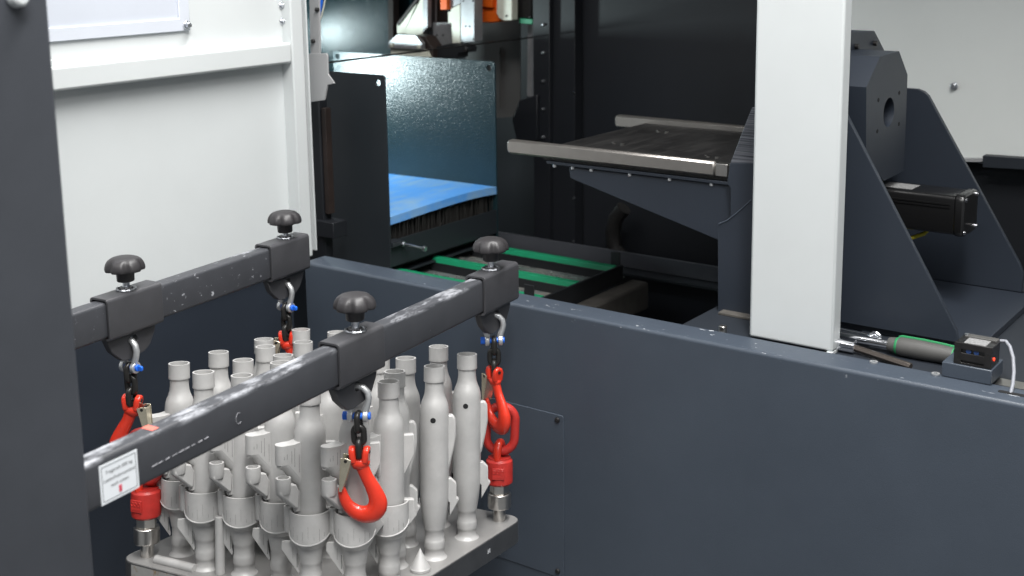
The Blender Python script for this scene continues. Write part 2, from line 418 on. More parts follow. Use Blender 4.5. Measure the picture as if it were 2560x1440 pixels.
# ------------------------------------------------------------------ parts chute
t = thing('parts_chute', 'open dark steel parts chute with teal-lit back plate and hole in each corner', 'chute', (XB - .2, 2.5, .7))
h0 = at(945, 207, y=2.298)
fp = rrect(-2.40, -2.103, .68, 1.2065, .008)
MB().prism(fp, 'y', 2.298, 2.303, holes=[circ((h0.x, h0.z), .0082)]).build('front_plate', HAMMER2, t, bevel=.0006)
hs = [at(1222, 170, y=2.752), at(844, 141, y=2.752)]
xl = at(832, 125, y=2.752).x
MB().prism(rrect(xl, XB, .68, 1.201, .010), 'y', 2.752, 2.757, holes=[circ((q.x, q.z), .0085) for q in hs]).build('back_plate', HAMMER, t, bevel=.0006)
for q in hs[:1]:
    MB().cyl((q.x + .004, 2.770, q.z - .002), (q.x + .004, 2.760, q.z - .002), .004, n=10).build('hole_bolt', ZINC, t)
sp = MB()
sp.box(XB - .004, XB, 2.3035, 2.7515, .716, .784)
side = sp.build('side_plate', HAMMER2, t, bevel=.0006)
MB().box(xl, XB - .005, 2.304, 2.751, .690, .694).build('chute_floor', HAMMER2, t)
MB().box(XB - .02, XB + .012, 2.303, 2.34, .770, .783).build('clamp_ear', HAMMER2, t, bevel=.001)
s0 = at(1003, 616, x=XB + .012); s1 = at(1068, 629, x=XB + .10)
MB().cyl((XB, 2.345, .7720), (XB + .072, 2.352, .7660), .0034, n=12).build('stud_bolt', ZINC, t)
MB().cyl((XB + .070, 2.3517, .7662), (XB + .078, 2.3525, .7656), .0075, n=6).build('bolt_head', ZINC, t, bevel=.0008)
MB().cyl((XB + .004, 2.345, .7717), (XB + .011, 2.346, .7712), .007, n=6).build('lock_nut', ZINC, t)
# bristles under the mat
br = MB()
for i in range(150):
    y = 2.312 + .434 * i / 149 + random.uniform(-.001, .001)
    x = XB - .012 + random.uniform(-.012, .004)
    br.cyl((x, y, .74), (x + random.uniform(-.003, .006), y + random.uniform(-.003, .003), .826 + random.uniform(-.004, .002)), .0018, .0012, n=5)
br.cyl((XB - .002, 2.50, .78), (XB + .006, 2.515, .805), .0008, n=5)
br.box(xl + .02, XB - .028, 2.31, 2.745, .70, .822)
tag(br.build('brush', BRISTLE, t), kind='stuff')
# blue mat, lifted in the middle of its free edge
bm_ = MB(); NX, NY = 14, 24; vs = []; fs = []
def matz(i, j):
    s_ = j / NY; e = i / NX
    return .846 + .010 * math.sin(math.pi * s_) * e ** 2 + .003 * math.sin(5 * s_ + 3 * e)
for tz in (0, -.0205):
    for i in range(NX + 1):
        for j in range(NY + 1):
            vs.append((xl + .01 + (XB + .001 - xl - .01) * i / NX, 2.305 + .445 * j / NY, matz(i, j) + tz))
o_ = (NX + 1) * (NY + 1)
for i in range(NX):
    for j in range(NY):
        a = i * (NY + 1) + j; b = a + NY + 1
        fs += [(a, b, b + 1, a + 1), (a + o_, a + 1 + o_, b + 1 + o_, b + o_)]
for j in range(NY):
    a = NX * (NY + 1) + j; fs.append((a, a + 1, a + 1 + o_, a + o_)); a = j; fs.append((a, a + 1, a + 1 + o_, a + o_))
for i in range(NX):
    a = i * (NY + 1); b = a + NY + 1; fs.append((a, b, b + o_, a + o_)); a += NY; b += NY; fs.append((a, b, b + o_, a + o_))
bm_.add(vs, fs)
tag(bm_.build('foam_mat', BLUEMAT, ang=50), 'bright blue foam mat lying in the parts chute', 'mat')

# ------------------------------------------------------------------ saw head behind the chute
t = thing('saw_wall', 'teal-lit painted wall plate behind the saw head at top', 'wall plate', at(890, 100, y=3.2))
MB().prism(XZ([(700, -60), (979, -60), (981, 230), (700, 230)], 3.2), 'y', 3.2, 3.21).build('wall_plate', HAMMER, t)
MB().prism(XZ([(979, -60), (992, -60), (993, 120), (981, 120)], 3.19), 'y', 3.17, 3.20).build('edge_post', BROWN, t)
MB().prism(XZ([(992, -60), (1075, -60), (1075, 120), (992, 120)], 3.3), 'y', 3.3, 3.31).build('inner_plate', HAMMER, t)
t = thing('support_bracket', 'cream angled bracket arm of the saw head with grey edge', 'bracket', at(1030, 60, y=2.95))
ar = MB().prism(XZ([(1060, -30), (1057, 92), (1009, 84), (993, 84), (992, 62), (1064, -30)], 2.95), 'y', 2.95, 2.99).build('arm_plate', CREAM, t, bevel=.001)
MB().prism(XZ([(1052, -12), (1046, -12), (990, 60), (994, 64)], 2.94), 'y', 2.942, 2.952).build('arm_rim', BROWN, t)
MB().prism(XZ([(1057, -40), (1069, -40), (1069, 68), (1057, 84)], 2.945), 'y', 2.945, 2.99).build('arm_edge', GREYM, t, bevel=.001)
t = thing('blade_guide', 'grey chamfered blade guide block with two round screws', 'guide block', at(1013, 110, y=2.86))
g = MB().prism(XZ([(971, 105), (993, 86), (1039, 88), (1055, 108), (1055, 124), (971, 121)], 2.86), 'y', 2.86, 2.875).build('guide_plate', GREYM, t, bevel=.001)
for q in ((980, 113), (1047, 117)):
    p = at(*q, y=2.858); MB().cyl((p.x, 2.861, p.z), (p.x, 2.855, p.z), .0062, n=20).build('guide_screw', CREAM, t, bevel=.001)
    MB().cyl((p.x, 2.8555, p.z), (p.x, 2.8545, p.z), .0014, n=8).build('screw_socket', HOLE, t)
MB().prism(XZ([(977, 120), (1066, 124), (1076, 145), (977, 138)], 2.872), 'y', 2.872, 2.90).build('carbide_insert', CREAM, t)
MB().prism(XZ([(1036, 87), (1062, 92), (1082, 122), (1084, 150), (1072, 150), (1055, 108)], 2.88), 'y', 2.880, 2.93).build('guide_body', BROWN, t, bevel=.001)
t = thing('saw_mount', 'grey rounded mounting plate with two small holes beside the blade guide', 'plate', at(1100, 90, y=2.97))
MB().prism(XZ([(1076, 125), (1076, 62), (1082, 56), (1122, 56), (1130, 64), (1131, 125)], 2.97), 'y', 2.97, 2.99).build('mount_plate', GREYM, t, bevel=.002)
for q in ((1092, 88), (1107, 88)):
    p = at(*q, y=2.968); MB().cyl((p.x, 2.972, p.z), (p.x, 2.968, p.z), .0028, n=12).build('bolt_hole', HOLE, t)
MB().prism(XZ([(1068, -40), (1080, -40), (1080, 120), (1068, 120)], 2.965), 'y', 2.962, 2.98).build('dark_column', BLACK, t)
MB().prism(XZ([(1080, -40), (1122, -40), (1122, 60), (1080, 60)], 3.0), 'y', 3.0, 3.02).build('reflection_back', BROWN, t)  # brown stands in for the orange reflected in this dark recess
t = thing('saw_clamp', 'grey drilled clamp block with a bright white side plate above the blade', 'clamp', at(1165, 60, y=2.92))
MB().prism(XZ([(1151, -40), (1186, -40), (1186, 104), (1152, 109)], 2.92), 'y', 2.92, 2.96).build('clamp_block', GREYM, t, bevel=.0015)
for q in ((1157, 3), (1181, 2), (1163, 66), (1173, 66), (1155, 105), (1182, 98)):
    p = at(*q, y=2.918); MB().cyl((p.x, 2.922, p.z), (p.x, 2.9185, p.z), .0024, n=12).build('drill_hole', HOLE, t)
MB().prism(XZ([(1127, 22), (1150, 10), (1151, 108), (1131, 112), (1128, 58), (1120, 57), (1120, 30), (1127, 28)], 2.93), 'y', 2.93, 2.95).build('side_plate', CREAM, t, bevel=.001)
MB().prism(XZ([(1116, -40), (1151, -40), (1151, 8), (1127, 20), (1116, 22)], 2.94), 'y', 2.94, 2.96).build('angle_plate', GREYM, t)
MB().prism(XZ([(1100, -40), (1117, -40), (1117, 24), (1101, 24)], 2.925), 'y', 2.925, 2.96).build('orange_stop', ORANGE, t, bevel=.001)
t = thing('saw_hub', 'dark blade guide holder hanging below the drilled clamp block', 'holder', at(1125, 125, y=2.9))
MB().prism(XZ([(1084, 118), (1128, 108), (1158, 112), (1168, 120), (1166, 132), (1146, 134), (1144, 145), (1084, 143)], 2.90), 'y', 2.90, 2.95).build('holder_body', BLACK, t, bevel=.003)
p = at(1164, 126, y=2.9); MB().cyl((p.x, 2.905, p.z), (p.x, 2.895, p.z), .006, n=16).build('holder_bolt', BLKOX, t, bevel=.001)
t = thing('orange_carriage', 'orange painted saw carriage with cream rounded cover at top', 'carriage', at(1230, 30, y=3.0))
MB().prism(XZ([(1186, -50), (1252, -50), (1250, 54), (1230, 57), (1187, 56)], 3.0), 'y', 3.0, 3.08).build('casting', ORANGE, t, bevel=.004)
MB().prism(XZ([(1192, -20), (1232, -20), (1230, 21), (1193, 16)], 2.985), 'y', 2.985, 3.005).build('front_rib', ORANGE, t, bevel=.004)
MB().prism(XZ([(1241, -50), (1280, -50), (1280, 51), (1258, 52), (1247, 46), (1241, 34)], 2.98), 'y', 2.98, 3.01).build('cover', CREAM, t, bevel=.003)
p = at(1266, 40, y=2.978); MB().cyl((p.x, 2.983, p.z), (p.x, 2.977, p.z), .003, n=12).build('cover_hole', HOLE, t)
t = thing('linear_guide', 'dark carriage block with green scraper strip on a vertical steel guide', 'guide', at(1310, 40, y=3.05))
MB().prism(XZ([(1280, -50), (1331, -50), (1327, 46), (1281, 44)], 3.02), 'y', 3.02, 3.07).build('carriage_block', BLKOX, t, bevel=.003)
MB().prism(XZ([(1299, 46), (1331, 48), (1330, 61), (1299, 58)], 3.015), 'y', 3.015, 3.07).build('scraper', GREEN, t, bevel=.001)
MB().prism(XZ([(1319, 58), (1329, 58), (1327, 242), (1317, 240)], 3.06), 'y', 3.06, 3.08).build('guide_rail', GREYM, t, bevel=.001)
t = thing('saw_blade', 'thin dark saw band stretched across above the chute', 'saw blade', (-2.16, 2.7, 1.22))  # only the blade of the band saw
b0, b1 = at(1297, 98, x=-2.17), at(822, 156, x=-2.17)
zb = (b0.z + b1.z) / 2
MB().box(-2.1716, -2.1704, b1.y, b0.y + .1, zb - .0022, zb + .0022).build('band', BLKOX, t)
t = thing('grey_shield', 'dim grey shield plate behind the saw carriage', 'plate', at(1250, 200, y=3.2))
MB().prism(XZ([(1160, 40), (1300, 40), (1300, 246), (1282, 292), (1170, 300)], 3.2), 'y', 3.2, 3.205).build('shield_sheet', SHIELDG, t)
MB().prism(XZ([(1246, 120), (1249, 120), (1249, 270), (1246, 270)], 3.195), 'y', 3.196, 3.2).build('fold', SHIELDG, t)

# machine column with its row of screws
t = thing('screw_column', 'black machine column with a vertical row of bright screws', 'column', at(1350, 300, y=3.0))
MB().prism(XZ([(1331, -60), (1374, -60), (1374, 640), (1336, 640)], 3.0), 'y', 3.0, 3.06).build('column_plate', BLACKIN, t, bevel=.002)
MB().prism(XZ([(1374, -60), (1437, -60), (1437, 640), (1374, 640)], 3.02), 'y', 3.02, 3.062).build('return_flange', BLACKIN, t, bevel=.001)
MB().prism(XZ([(1300, 250), (1345, 236), (1345, 352), (1294, 352), (1282, 300)], 2.99), 'y', 2.985, 3.02).build('foot_block', BLACKIN, t, bevel=.003)
for yy in (62, 132, 203, 273, 343):
    p = at(1358, yy, y=2.998)
    MB().cyl((p.x, 3.001, p.z), (p.x, 2.992, p.z), .0048, .0035, n=12).build('column_screw', ZINC, t, bevel=.001)
for q in ((1435, 232), (1435, 495), (1433, 604)):
    p = at(*q, y=3.02); MB().cyl((p.x, 3.021, p.z), (p.x, 3.016, p.z), .003, n=10).build('small_screw', ZINC, t)
t = thing('rear_hose', 'black corrugated hose hanging in the shadow behind the table bracket', 'hose', at(1560, 590, y=2.98))
hp = [at(*q, y=2.97) for q in ((1560, 520), (1540, 545), (1532, 580), (1536, 620), (1560, 650))]
MB().tube(hp, .022, n=14).build('hose', BLKOX, t)

# ------------------------------------------------------------------ conveyor tray
t = thing('conveyor_tray', 'dark conveyor tray with green slide strips behind the front panel', 'tray', (-1.9, 2.5, .66))
MB().box(-2.30, -1.667, 2.20, 2.72, .660, .664).build('pan', PAN, t)
for i, y in enumerate((2.338, 2.490, 2.666)):
    MB().box(-2.13, -1.668, y - .004, y + .023, .664, .688).build('strip_carrier', BLACK, t, bevel=.001)
    MB().prism([(y - .003, .686), (y + .022, .686), (y + .020, .7005), (y + .001, .7005)], 'x', -2.128, -1.669).build('green_strip', GREEN, t, bevel=.0012)
MB().box(-1.667, -1.660, 2.20, 2.70, .655, .7005).build('end_angle', BLACK, t, bevel=.0008)
MB().box(-2.16, -1.70, 2.600, 2.606, .664, .676).build('cross_rib', PAN, t)
for (x, y) in ((-1.69, 2.585), (-1.70, 2.575), (-1.688, 2.41), (-1.70, 2.40), (-1.80, 2.60)):
    MB().cyl((x, y, .664), (x, y, .675), .0045, n=6).build('tray_bolt', ZINC, t)
for q, y in (((1538, 650), 2.70), ((1322, 735), 2.325)):
    p = at(*q, y=y)
    MB().box(p.x - .014, p.x + .014, y, y + .004, .66, p.z + .022).build('stop_tab', BLACK, t, bevel=.001)
t = thing('support_beam', 'dusty brown-grey support beam under the end of the conveyor tray', 'beam', (-1.63, 2.45, .6))
MB().box(-1.657, -1.605, 2.12, 2.74, .58, .655).build('beam', DUST, t, bevel=.008, seg=3)
t = thing('rear_channel', 'shiny dark steel channel running behind the conveyor tray', 'channel', (-1.8, 2.86, .66))
MB().box(-2.30, -1.10, 2.85, 2.856, .648, .690).build('channel_web', CHAN, t, bevel=.001)
MB().box(-2.30, -1.10, 2.80, 2.85, .640, .646).build('channel_flange', HAMMER2, t)
MB().box(-2.30, -1.10, 2.86, 2.90, .20, .640).build('channel_skirt', ANTH_IN_SHADE, t)

# ------------------------------------------------------------------ tilting table
YT = 2.25
t = thing('tilt_table', 'black cantilever table with two bright steel side rails on dark gussets', 'table', (-1.4, 2.5, .8))
MB().box(-1.60, -1.10, 2.262, 2.705, 1.050, 1.076).build('table_top', TABLE, t, bevel=.001)
for (y0, y1) in ((2.246, 2.262), (2.706, 2.722)):
    pr = [(-1.692, 1.064), (-1.686, 1.058), (-1.165, 1.060), (-1.165, 1.090), (-1.686, 1.0905), (-1.692, 1.084)]
    MB().prism(pr, 'y', y0, y1).build('side_rail', RAIL, t, bevel=.0055, seg=1)
MB().box(-1.165, -1.138, 2.250, 2.27, 1.061, 1.0865).build('rail_stop', STEEL, t, bevel=.001)
MB().box(-1.588, -1.129, 2.256, 2.715, 1.043, 1.0498).build('sub_plate', ANTH_SHADE, t, bevel=.001)
gp = XZ([(1423, 418), (1425, 444), (1436, 450), (1800, 602), (1828, 602), (1828, 464)], 2.262)
MB().prism(gp, 'y', 2.262, 2.272).build('gusset', ANTH_SHADE, t, bevel=.001)
MB().prism([(x, z) for x, z in gp], 'y', 2.68, 2.69).build('gusset', ANTH_SHADE, t, bevel=.001)
for q in ((1382, 410), (1427, 416), (1474, 421), (1570, 433), (1670, 444), (1775, 457)):
    p = at(*q, y=2.255); MB().cyl((p.x, 2.263, 1.0435), (p.x, 2.263, 1.036), .0045, n=12).build('table_bolt', ZINCW, t, bevel=.001)
holes = MB()
for cx, cy in ((-1.50, 2.40), (-1.50, 2.60), (-1.24, 2.36), (-1.27, 2.60)):
    for dx, dy, r in ((0, 0, .004), (.018, .008, .005), (.024, -.006, .004), (-.012, .014, .003)):
        MB().cyl((cx + dx, cy + dy, 1.0755), (cx + dx, cy + dy, 1.0768), r, n=12).build('set_screw', STEEL, t)
mp = XZ([(1817, 822), (1832, 543), (1832, 468), (1823, 456), (1830, 406), (1950, 406), (1950, 838), (1872, 838)], 2.245)
MB().prism(mp, 'y', 2.235, 2.255).build('mount_plate', ANTH_SHADE, t, bevel=.001)
MB().prism(XZ([(1830, 406), (1884, 268), (1990, 268), (1990, 406)], 2.245), 'y', 2.237, 2.253).build('brushed_head', BRUSHED, t, bevel=.001)
MB().prism(XZ([(1797, 558), (1819, 549), (1890, 492), (1890, 812), (1797, 798)], 2.232), 'y', 2.2275, 2.2348).build('mount_flange', ANTH_SHADE, t, bevel=.001)
MB().tube([at(*q, y=2.227) for q in ((1797, 560), (1818, 551), (1845, 530), (1878, 500))], .0014, n=6).build('weld_seam', ANTH_W, t)
for q in ((1800, 828),):
    p = at(*q, z=.790); MB().cyl((p.x, p.y + .012, .785), (p.x, p.y + .012, .798), .008, n=16).build('foot_bolt', STEEL, t, bevel=.001)
MB().box(-1.13, -1.02, 2.205, 2.26, .785, .7905).build('foot_plate', DUST, t, bevel=.001)

# ------------------------------------------------------------------ white post
t = thing('white_post', 'broad white powder coated post standing on the front panel', 'post', (-.93, 2.1, .79))
MB().box(-1.0095, -.8405, 2.0985, 2.1345, .790, 2.1).build('post', WHITE, t, bevel=.005, seg=3)
MB().box(-.8520, -.8408, 2.0945, 2.130, .7840, .7905).build('return_foot', WHITE, t, bevel=.001)

# ------------------------------------------------------------------ drive pedestal, gearbox, motor
t = thing('drive_pedestal', 'dark pedestal with two triangular side gussets right of the white post', 'pedestal', (-.8, 2.45, .8))
fg = [(-1.02, 1.42), (-1.02, .80), (-.660, .80), (-.664, .822), (-.878, 1.184), (-.99, 1.374), (-1.0, 1.42)]
MB().prism(fg, 'y', 2.25, 2.2615).build('gusset', ANTH_SHADE, t, bevel=.001)
rg = [(-1.02, 1.2135), (-1.02, .80), (-.651, .80), (-.651, .842), (-.66, .862), (-.862, 1.190), (-.868, 1.2), (-.878, 1.2085), (-.892, 1.213)]
MB().prism(rg, 'y', 2.65, 2.6615).build('gusset', ANTH_SHADE, t, bevel=.001)
MB().box(-1.02, -.62, 2.262, 2.6495, .786, .7995).build('base_plate', ANTH_SHADE, t, bevel=.001)
MB().box(-1.02, -.62, 2.662, 2.75, .70, .7995).build('rear_step', ANTH_IN_SHADE, t)
MB().box(-1.05, -1.02, 2.24, 2.67, .80, 1.30).build('drive_wall', ANTH_SHADE, t)
xg = -.875
t = thing('gearbox', 'dark octagonal gearbox housing with a large bore behind the white post', 'gearbox', (xg - .1, 2.43, 1.0))
def gz(pts): return [(p.y, p.z) for p in (at(*q, x=xg) for q in pts)]
face = gz([(2200, 142), (2248, 128), (2269, 187), (2260, 427), (2210, 452), (2165, 400), (2166, 218)])
bore = at(2222, 281, x=xg)
MB().prism(face, 'x', xg - .16, xg, holes=[circ((bore.y, bore.z), .030, 28)]).build('housing', ANTH_SHADE, t)
MB().cyl((xg - .05, bore.y, bore.z), (xg - .030, bore.y, bore.z), .030, n=28).build('bore_back', HOLE, t)
MB().tube([(xg - .028, bore.y + .028 * math.cos(a), bore.z + .028 * math.sin(a)) for a in np.linspace(0, 2 * math.pi, 28, endpoint=False)], .002, n=8, closed=True).build('bearing_ring', CHROME, t)
for q in ((2196, 250), (2248, 232), (2247, 310), (2193, 328)):
    p = at(*q, x=xg); MB().cyl((xg - .001, p.y, p.z), (xg + .0008, p.y, p.z), .0042, n=12).build('thread_hole', HOLE, t)
cx = xg - .09
hp_ = [(p.y, p.z) for p in (at(*q, x=cx) for q in ((2090, 100), (2120, 78), (2187, 77), (2215, 132), (2215, 200), (2090, 200)))]
MB().prism(hp_, 'x', cx - .06, cx).build('rear_cover', ANTH_SHADE, t, bevel=.002)
for q in ((2138, 116), (2184, 108)):
    p = at(*q, x=cx); MB().cyl((cx, p.y, p.z), (cx + .008, p.y, p.z), .0055, n=14).build('cover_bolt', BLKOX, t, bevel=.001)
t = thing('servo_motor', 'black square servo motor with silver label lying between the gussets', 'motor', (-.8, 2.5, .95))
MB().prism(rrect(2.455, 2.545, .950, 1.030, .008, 3), 'x', -.95, -.742).build('motor_body', MOTOR, t, bevel=.001)
MB().prism(rrect(2.452, 2.548, .947, 1.033, .014, 3), 'x', -.742, -.722).build('end_bell', MOTOR, t, bevel=.004)
for y in (2.462, 2.538):
    for z in (.957, 1.023):
        MB().cyl((-.723, y, z), (-.718, y, z), .004, n=12).build('motor_screw', CHROME, t)
MB().box(-.90, -.835, 2.475, 2.525, 1.0300, 1.0305).build('type_label', STICK, t)
for z in (1.012, 1.006):
    MB().box(-.94, -.75, 2.4535, 2.456, z - .0015, z + .0015).build('cooling_fin', MOTOR, t)
t = thing('earth_cable', 'yellow green earth cable curving below the servo motor', 'cable', (-.85, 2.5, .93))
MB().tube([(-.80, 2.51, .952), (-.815, 2.50, .935), (-.84, 2.48, .925), (-.87, 2.46, .921), (-.92, 2.44, .925)], .0042, n=10).build('cable', YELLOW, t)
t = thing('wall_bolt', 'single bright bolt on the light grey rear wall', 'bolt', at(2386, 215, y=3.018))
p = at(2386, 215, y=3.02)
MB().cyl((p.x, 3.02, p.z), (p.x, 3.014, p.z), .009, n=20).cyl((p.x, 3.014, p.z), (p.x, 3.006, p.z), .0065, n=6).build('bolt_head', ZINC, t, bevel=.001)
t = thing('rear_shelf', 'dark shelf edge below the light grey rear wall at right', 'shelf', at(2500, 400, y=3.0))
MB().prism(XZ([(2460, 388), (2700, 404), (2700, 430), (2460, 416)], 3.0), 'y', 2.99, 3.018).build('shelf_edge', ANTH_IN_SHADE, t)
MB().prism(XZ([(2200, 392), (2461, 396), (2461, 404), (2200, 400)], 3.01), 'y', 3.005, 3.018).build('drip_rail', GREYP, t)

# ------------------------------------------------------------------ tools on the ledge
zl = .7855
t = thing('torque_wrench', 'chrome torque wrench with grey and green rubber grip on the ledge', 'wrench', (-.75, 2.16, zl))
A = at(2060, 842, y=2.165); A.z = zl + .016; B = at(2224, 872, y=2.165); B.z = zl + .016
Cc = at(2372, 897, y=2.165); Cc.z = zl + .019
A = Vector((B.x - .11, 2.165, zl + .017)); 
MB().cyl(A, (B.x, 2.165, zl + .017), .0085, n=20).build('shaft', CHROME, t)
MB().lathe([(0, 0), (.0125, .0), (.014, .004), (.0145, .012)], 20, Matrix.Translation((B.x - .002, 2.165, zl + .017)) @ Matrix.Rotation(R(90), 4, 'Y')).build('grip_collar', GRIP, t)
MB().lathe([(.0145, .0), (.0175, .012), (.0178, .05), (.0165, .09), (.015, .108), (0, .108)], 24, Matrix.Translation((B.x + .010, 2.165, zl + .017)) @ Matrix.Rotation(R(90), 4, 'Y')).build('grip', GRIP, t)
MB().lathe([(.0150, .002), (.0162, .004), (.0162, .008), (.0150, .010)], 24, Matrix.Translation((B.x + .010, 2.165, zl + .017)) @ Matrix.Rotation(R(90), 4, 'Y')).build('grip_ring', GREENG, t)
gs = [(B.x + .010 + x, 2.165 + .004, zl + .017 + r + .0003) for x, r in ((.006, .0153), (.012, .0175), (.05, .0178), (.09, .0165), (.108, .015))]
MB().tube(gs, .0028, n=8, flat=1.0).build('grip_inlay', GREENG, t)
MB().cyl((B.x + .116, 2.165, zl + .017), (B.x + .1185, 2.165, zl + .017), .0152, n=24).build('end_cap', GREENG, t)
t = thing('ratchet', 'small chrome ratchet head with ring lying on the torque wrench shaft', 'ratchet', (-.8, 2.18, zl))
p = at(2189, 846, y=2.172)
MB().tube([(p.x + .0105 * math.cos(a), 2.170, p.z + .0105 * math.sin(a)) for a in np.linspace(0, 2 * math.pi, 28, endpoint=False)], .0042, n=10, closed=True).build('ring', CHROME, t)
MB().cyl((p.x, 2.166, p.z), (p.x, 2.178, p.z), .0072, n=6).build('drive_socket', ZINC, t)
MB().cyl((p.x - .075, 2.185, p.z - .0005), (p.x - .028, 2.18, p.z - .001), .0048, .006, n=16).build('handle', CHROME, t)
MB().cyl((p.x - .028, 2.18, p.z - .001), (p.x - .014, 2.176, p.z - .001), .0085, n=16).build('collar', CHROME, t)
MB().cyl((p.x + .010, 2.174, p.z - .008), (p.x + .028, 2.176, p.z - .012), .004, n=12).build('lever', CHROME, t)
t = thing('chrome_socket', 'short chrome socket lying in front of the torque wrench', 'socket', (-.85, 2.13, zl))
p = at(2133, 882, y=2.128)
MB().cyl((p.x - .05, 2.128, zl + .0125), (p.x + .003, 2.128, zl + .0125), .0125, n=24).cyl((p.x + .003, 2.128, zl + .0125), (p.x + .004, 2.128, zl + .0125), .010, n=24).build('socket', CHROME, t, bevel=.001)
t = thing('hex_key', 'dark hexagonal steel key lying next to the chrome socket', 'hex key', (-.8, 2.12, zl))
MB().cyl((p.x + .0045, 2.128, zl + .0105), (p.x + .118, 2.098, zl + .0065), .0066, n=6, rot=R(30)).build('bar', HEXK, t, bevel=.0005)
for lab, q in (('thin steel washer on the panel lip beside the hex key', (2190, 902)), ('thin steel washer on the panel lip beside the sensor block', (2345, 931))):
    p = at(*q, z=.7935); p.y = min(p.y, 2.078)
    o = MB().lathe([(.0036, 0), (.0036, .0026), (.0072, .0026), (.0072, 0), (.0036, 0)], 24, Matrix.Translation((p.x, p.y, .7935)), ).build('washer', ZINCW)
    tag(o, lab, 'washer', 'loose washers on the panel lip')

# ------------------------------------------------------------------ sensor block
t = thing('sensor_block', 'blue-grey steel mounting block welded on the panel lip at right', 'block', (-.59, 2.1, .793))
MB().box(-.634, -.550, 2.076, 2.145, .7935, .8195).build('block', ANTH_W, t, bevel=.0015)
t = thing('light_sensor', 'black box-shaped sensor with blue lenses and silver label on the mounting block', 'sensor', (-.57, 2.11, .82))
sx0, sx1, sy0, sy1, sz0, sz1 = -.6155, -.5525, 2.079, 2.128, .8200, .8580
front = rrect(sx0, sx1, sz0, sz1, .001, 1)
MB().box(sx0, sx1, sy0 + .004, sy1, sz0, sz1 - .0012).build('case', MOTOR, t, bevel=.0008)
fr = MB().prism(front, 'y', sy0, sy0 + .0045, holes=[rrect(sx0 + .012, sx1 - .012, .8405, .8475, .001, 2), rrect(sx0 + .012, sx1 - .012, .8235, .8275, .0015, 2)]).build('front_frame', BLKOX, t, bevel=.0005)
for x in (sx0 + .024, sx0 + .037):
    MB().cyl((x, sy0 + .002, .8440), (x, sy0 + .005, .8440), .0045, n=16).build('lens', LENS, t)
for x in (sx0 + .005, sx1 - .005):
    for z in (.826, .8462):
        MB().cyl((x, sy0 - .0003, z), (x, sy0 + .001, z), .0025, n=12).build('screw_hole', HOLE, t)
MB().box(sx0 + .014, sx1 - .012, sy0 + .004, sy1 - .012, sz1 - .0012, sz1 - .0005).build('data_label', STICK, t)
MB().box(sx0 + .006, sx1 - .002, sy1 - .012, sy1 + .004, .83, sz1 + .002).build('plug_housing', GRIP, t, bevel=.001)
MB().cyl((sx1 - .0005, sy0 + .014, .8345), (sx1 + .0016, sy0 + .014, .8345), .003, n=14).build('status_led', LED, t)
MB().cyl((sx0 + .008, sy1 - .006, sz1 + .0018), (sx0 + .008, sy1 - .006, sz1 + .004), .004, n=12).build('cap_screw', ZINC, t)
cb = thing('sensor_cable', 'pale grey cable arching from the sensor down into the panel slot', 'cable', (-.52, 2.1, .79))
cp = [Vector((-.5545, 2.136, .8545)), Vector((-.545, 2.135, .856)), Vector((-.536, 2.128, .850)), Vector((-.5265, 2.115, .836)), Vector((-.5195, 2.098, .818)), Vector((-.5155, 2.080, .802)), Vector((-.5135, 2.062, .791)), Vector((-.513, 2.056, .780))]
MB().tube(cp, .0031, n=12).build('cable', CABLE, cb)

# ------------------------------------------------------------------ lifting frame (rotated with LIFT)
lf = thing('lifting_frame', 'dark grey lifting frame with blurred mast and two forked arms', 'lifting frame', LIFT)
MB().box(-.13, .020, -.76, -.5665, -.4, 2.3).build('mast', MAST, lf, bevel=.006, seg=3, local=True)
MB().box(-.50, -.13, -.70, -.62, .845, .935).build('crossbar', SLEEVE, lf, bevel=.004, local=True)
def arm(name, a, b0, b1, z0, mat_):
    o = bpy.data.objects.new(name, None)
    M = Matrix.Translation((a, 0, z0))
    prof_ = rrect(-.0155, .0155, 0, .0640, .006, 4)
    ob = MB().prism(prof_, 'y', b0, b1).build(name, mat_, lf, local=True, ang=40)
    ob.location = (a, 0, z0)
    return ob
nearm = arm('near_arm', 0, -.572, .455, .8495, ARM); nearm.name = 'arm'
farm = arm('far_arm', -.468, -.62, .395, .8680, ARMF); farm.name = 'arm'
MB().cyl((.0195, -.612, 1.484), (.034, -.612, 1.484), .0125, .010, n=20).build('mast_bolt', WHITE, lf, bevel=.003, local=True)
# rating plate on the near arm
af = .0157
lp = [( -.5455, .9035), (-.4835, .9035), (-.4835, .8515), (-.5455, .8515)]
lb = MB().prism([(y, z) for y, z in lp], 'x', af, af + .0006).build('rating_label', LABELW, lf, local=True)
fr_ = MB().prism(rrect(-.5425, -.4865, .8545, .9005, .001, 1), 'x', af + .0006, af + .0008, holes=[rrect(-.5418, -.4872, .8552, .8998, .001, 1)])
fr_.build('label_border', INK, lb, local=True)
def text(body, b, z, size, m_, parent):
    cu = bpy.data.curves.new('lettering', 'FONT'); cu.body = body; cu.size = size; cu.align_x = 'CENTER'
    o = bpy.data.objects.new('tmp', cu); COL.objects.link(o)
    bpy.context.view_layer.update()
    me = bpy.data.meshes.new_from_object(o.evaluated_get(bpy.context.evaluated_depsgraph_get()))
    COL.objects.unlink(o); bpy.data.objects.remove(o)
    me.transform(Matrix.Translation((af + .0009, b, z)) @ Matrix.Rotation(R(90), 4, 'Z') @ Matrix.Rotation(R(90), 4, 'X'))
    me.materials.clear(); me.materials.append(m_)
    ob = bpy.data.objects.new('lettering', me); COL.objects.link(ob); ob.parent = parent
    return ob
text('Tragkraft 500 kg', -.5145, .8895, .0066, INK, lb)
text('Lastaufnahmemittel', -.5145, .8795, .0066, INK, lb)
text('nach unten', -.5145, .8705, .0066, INK, lb)
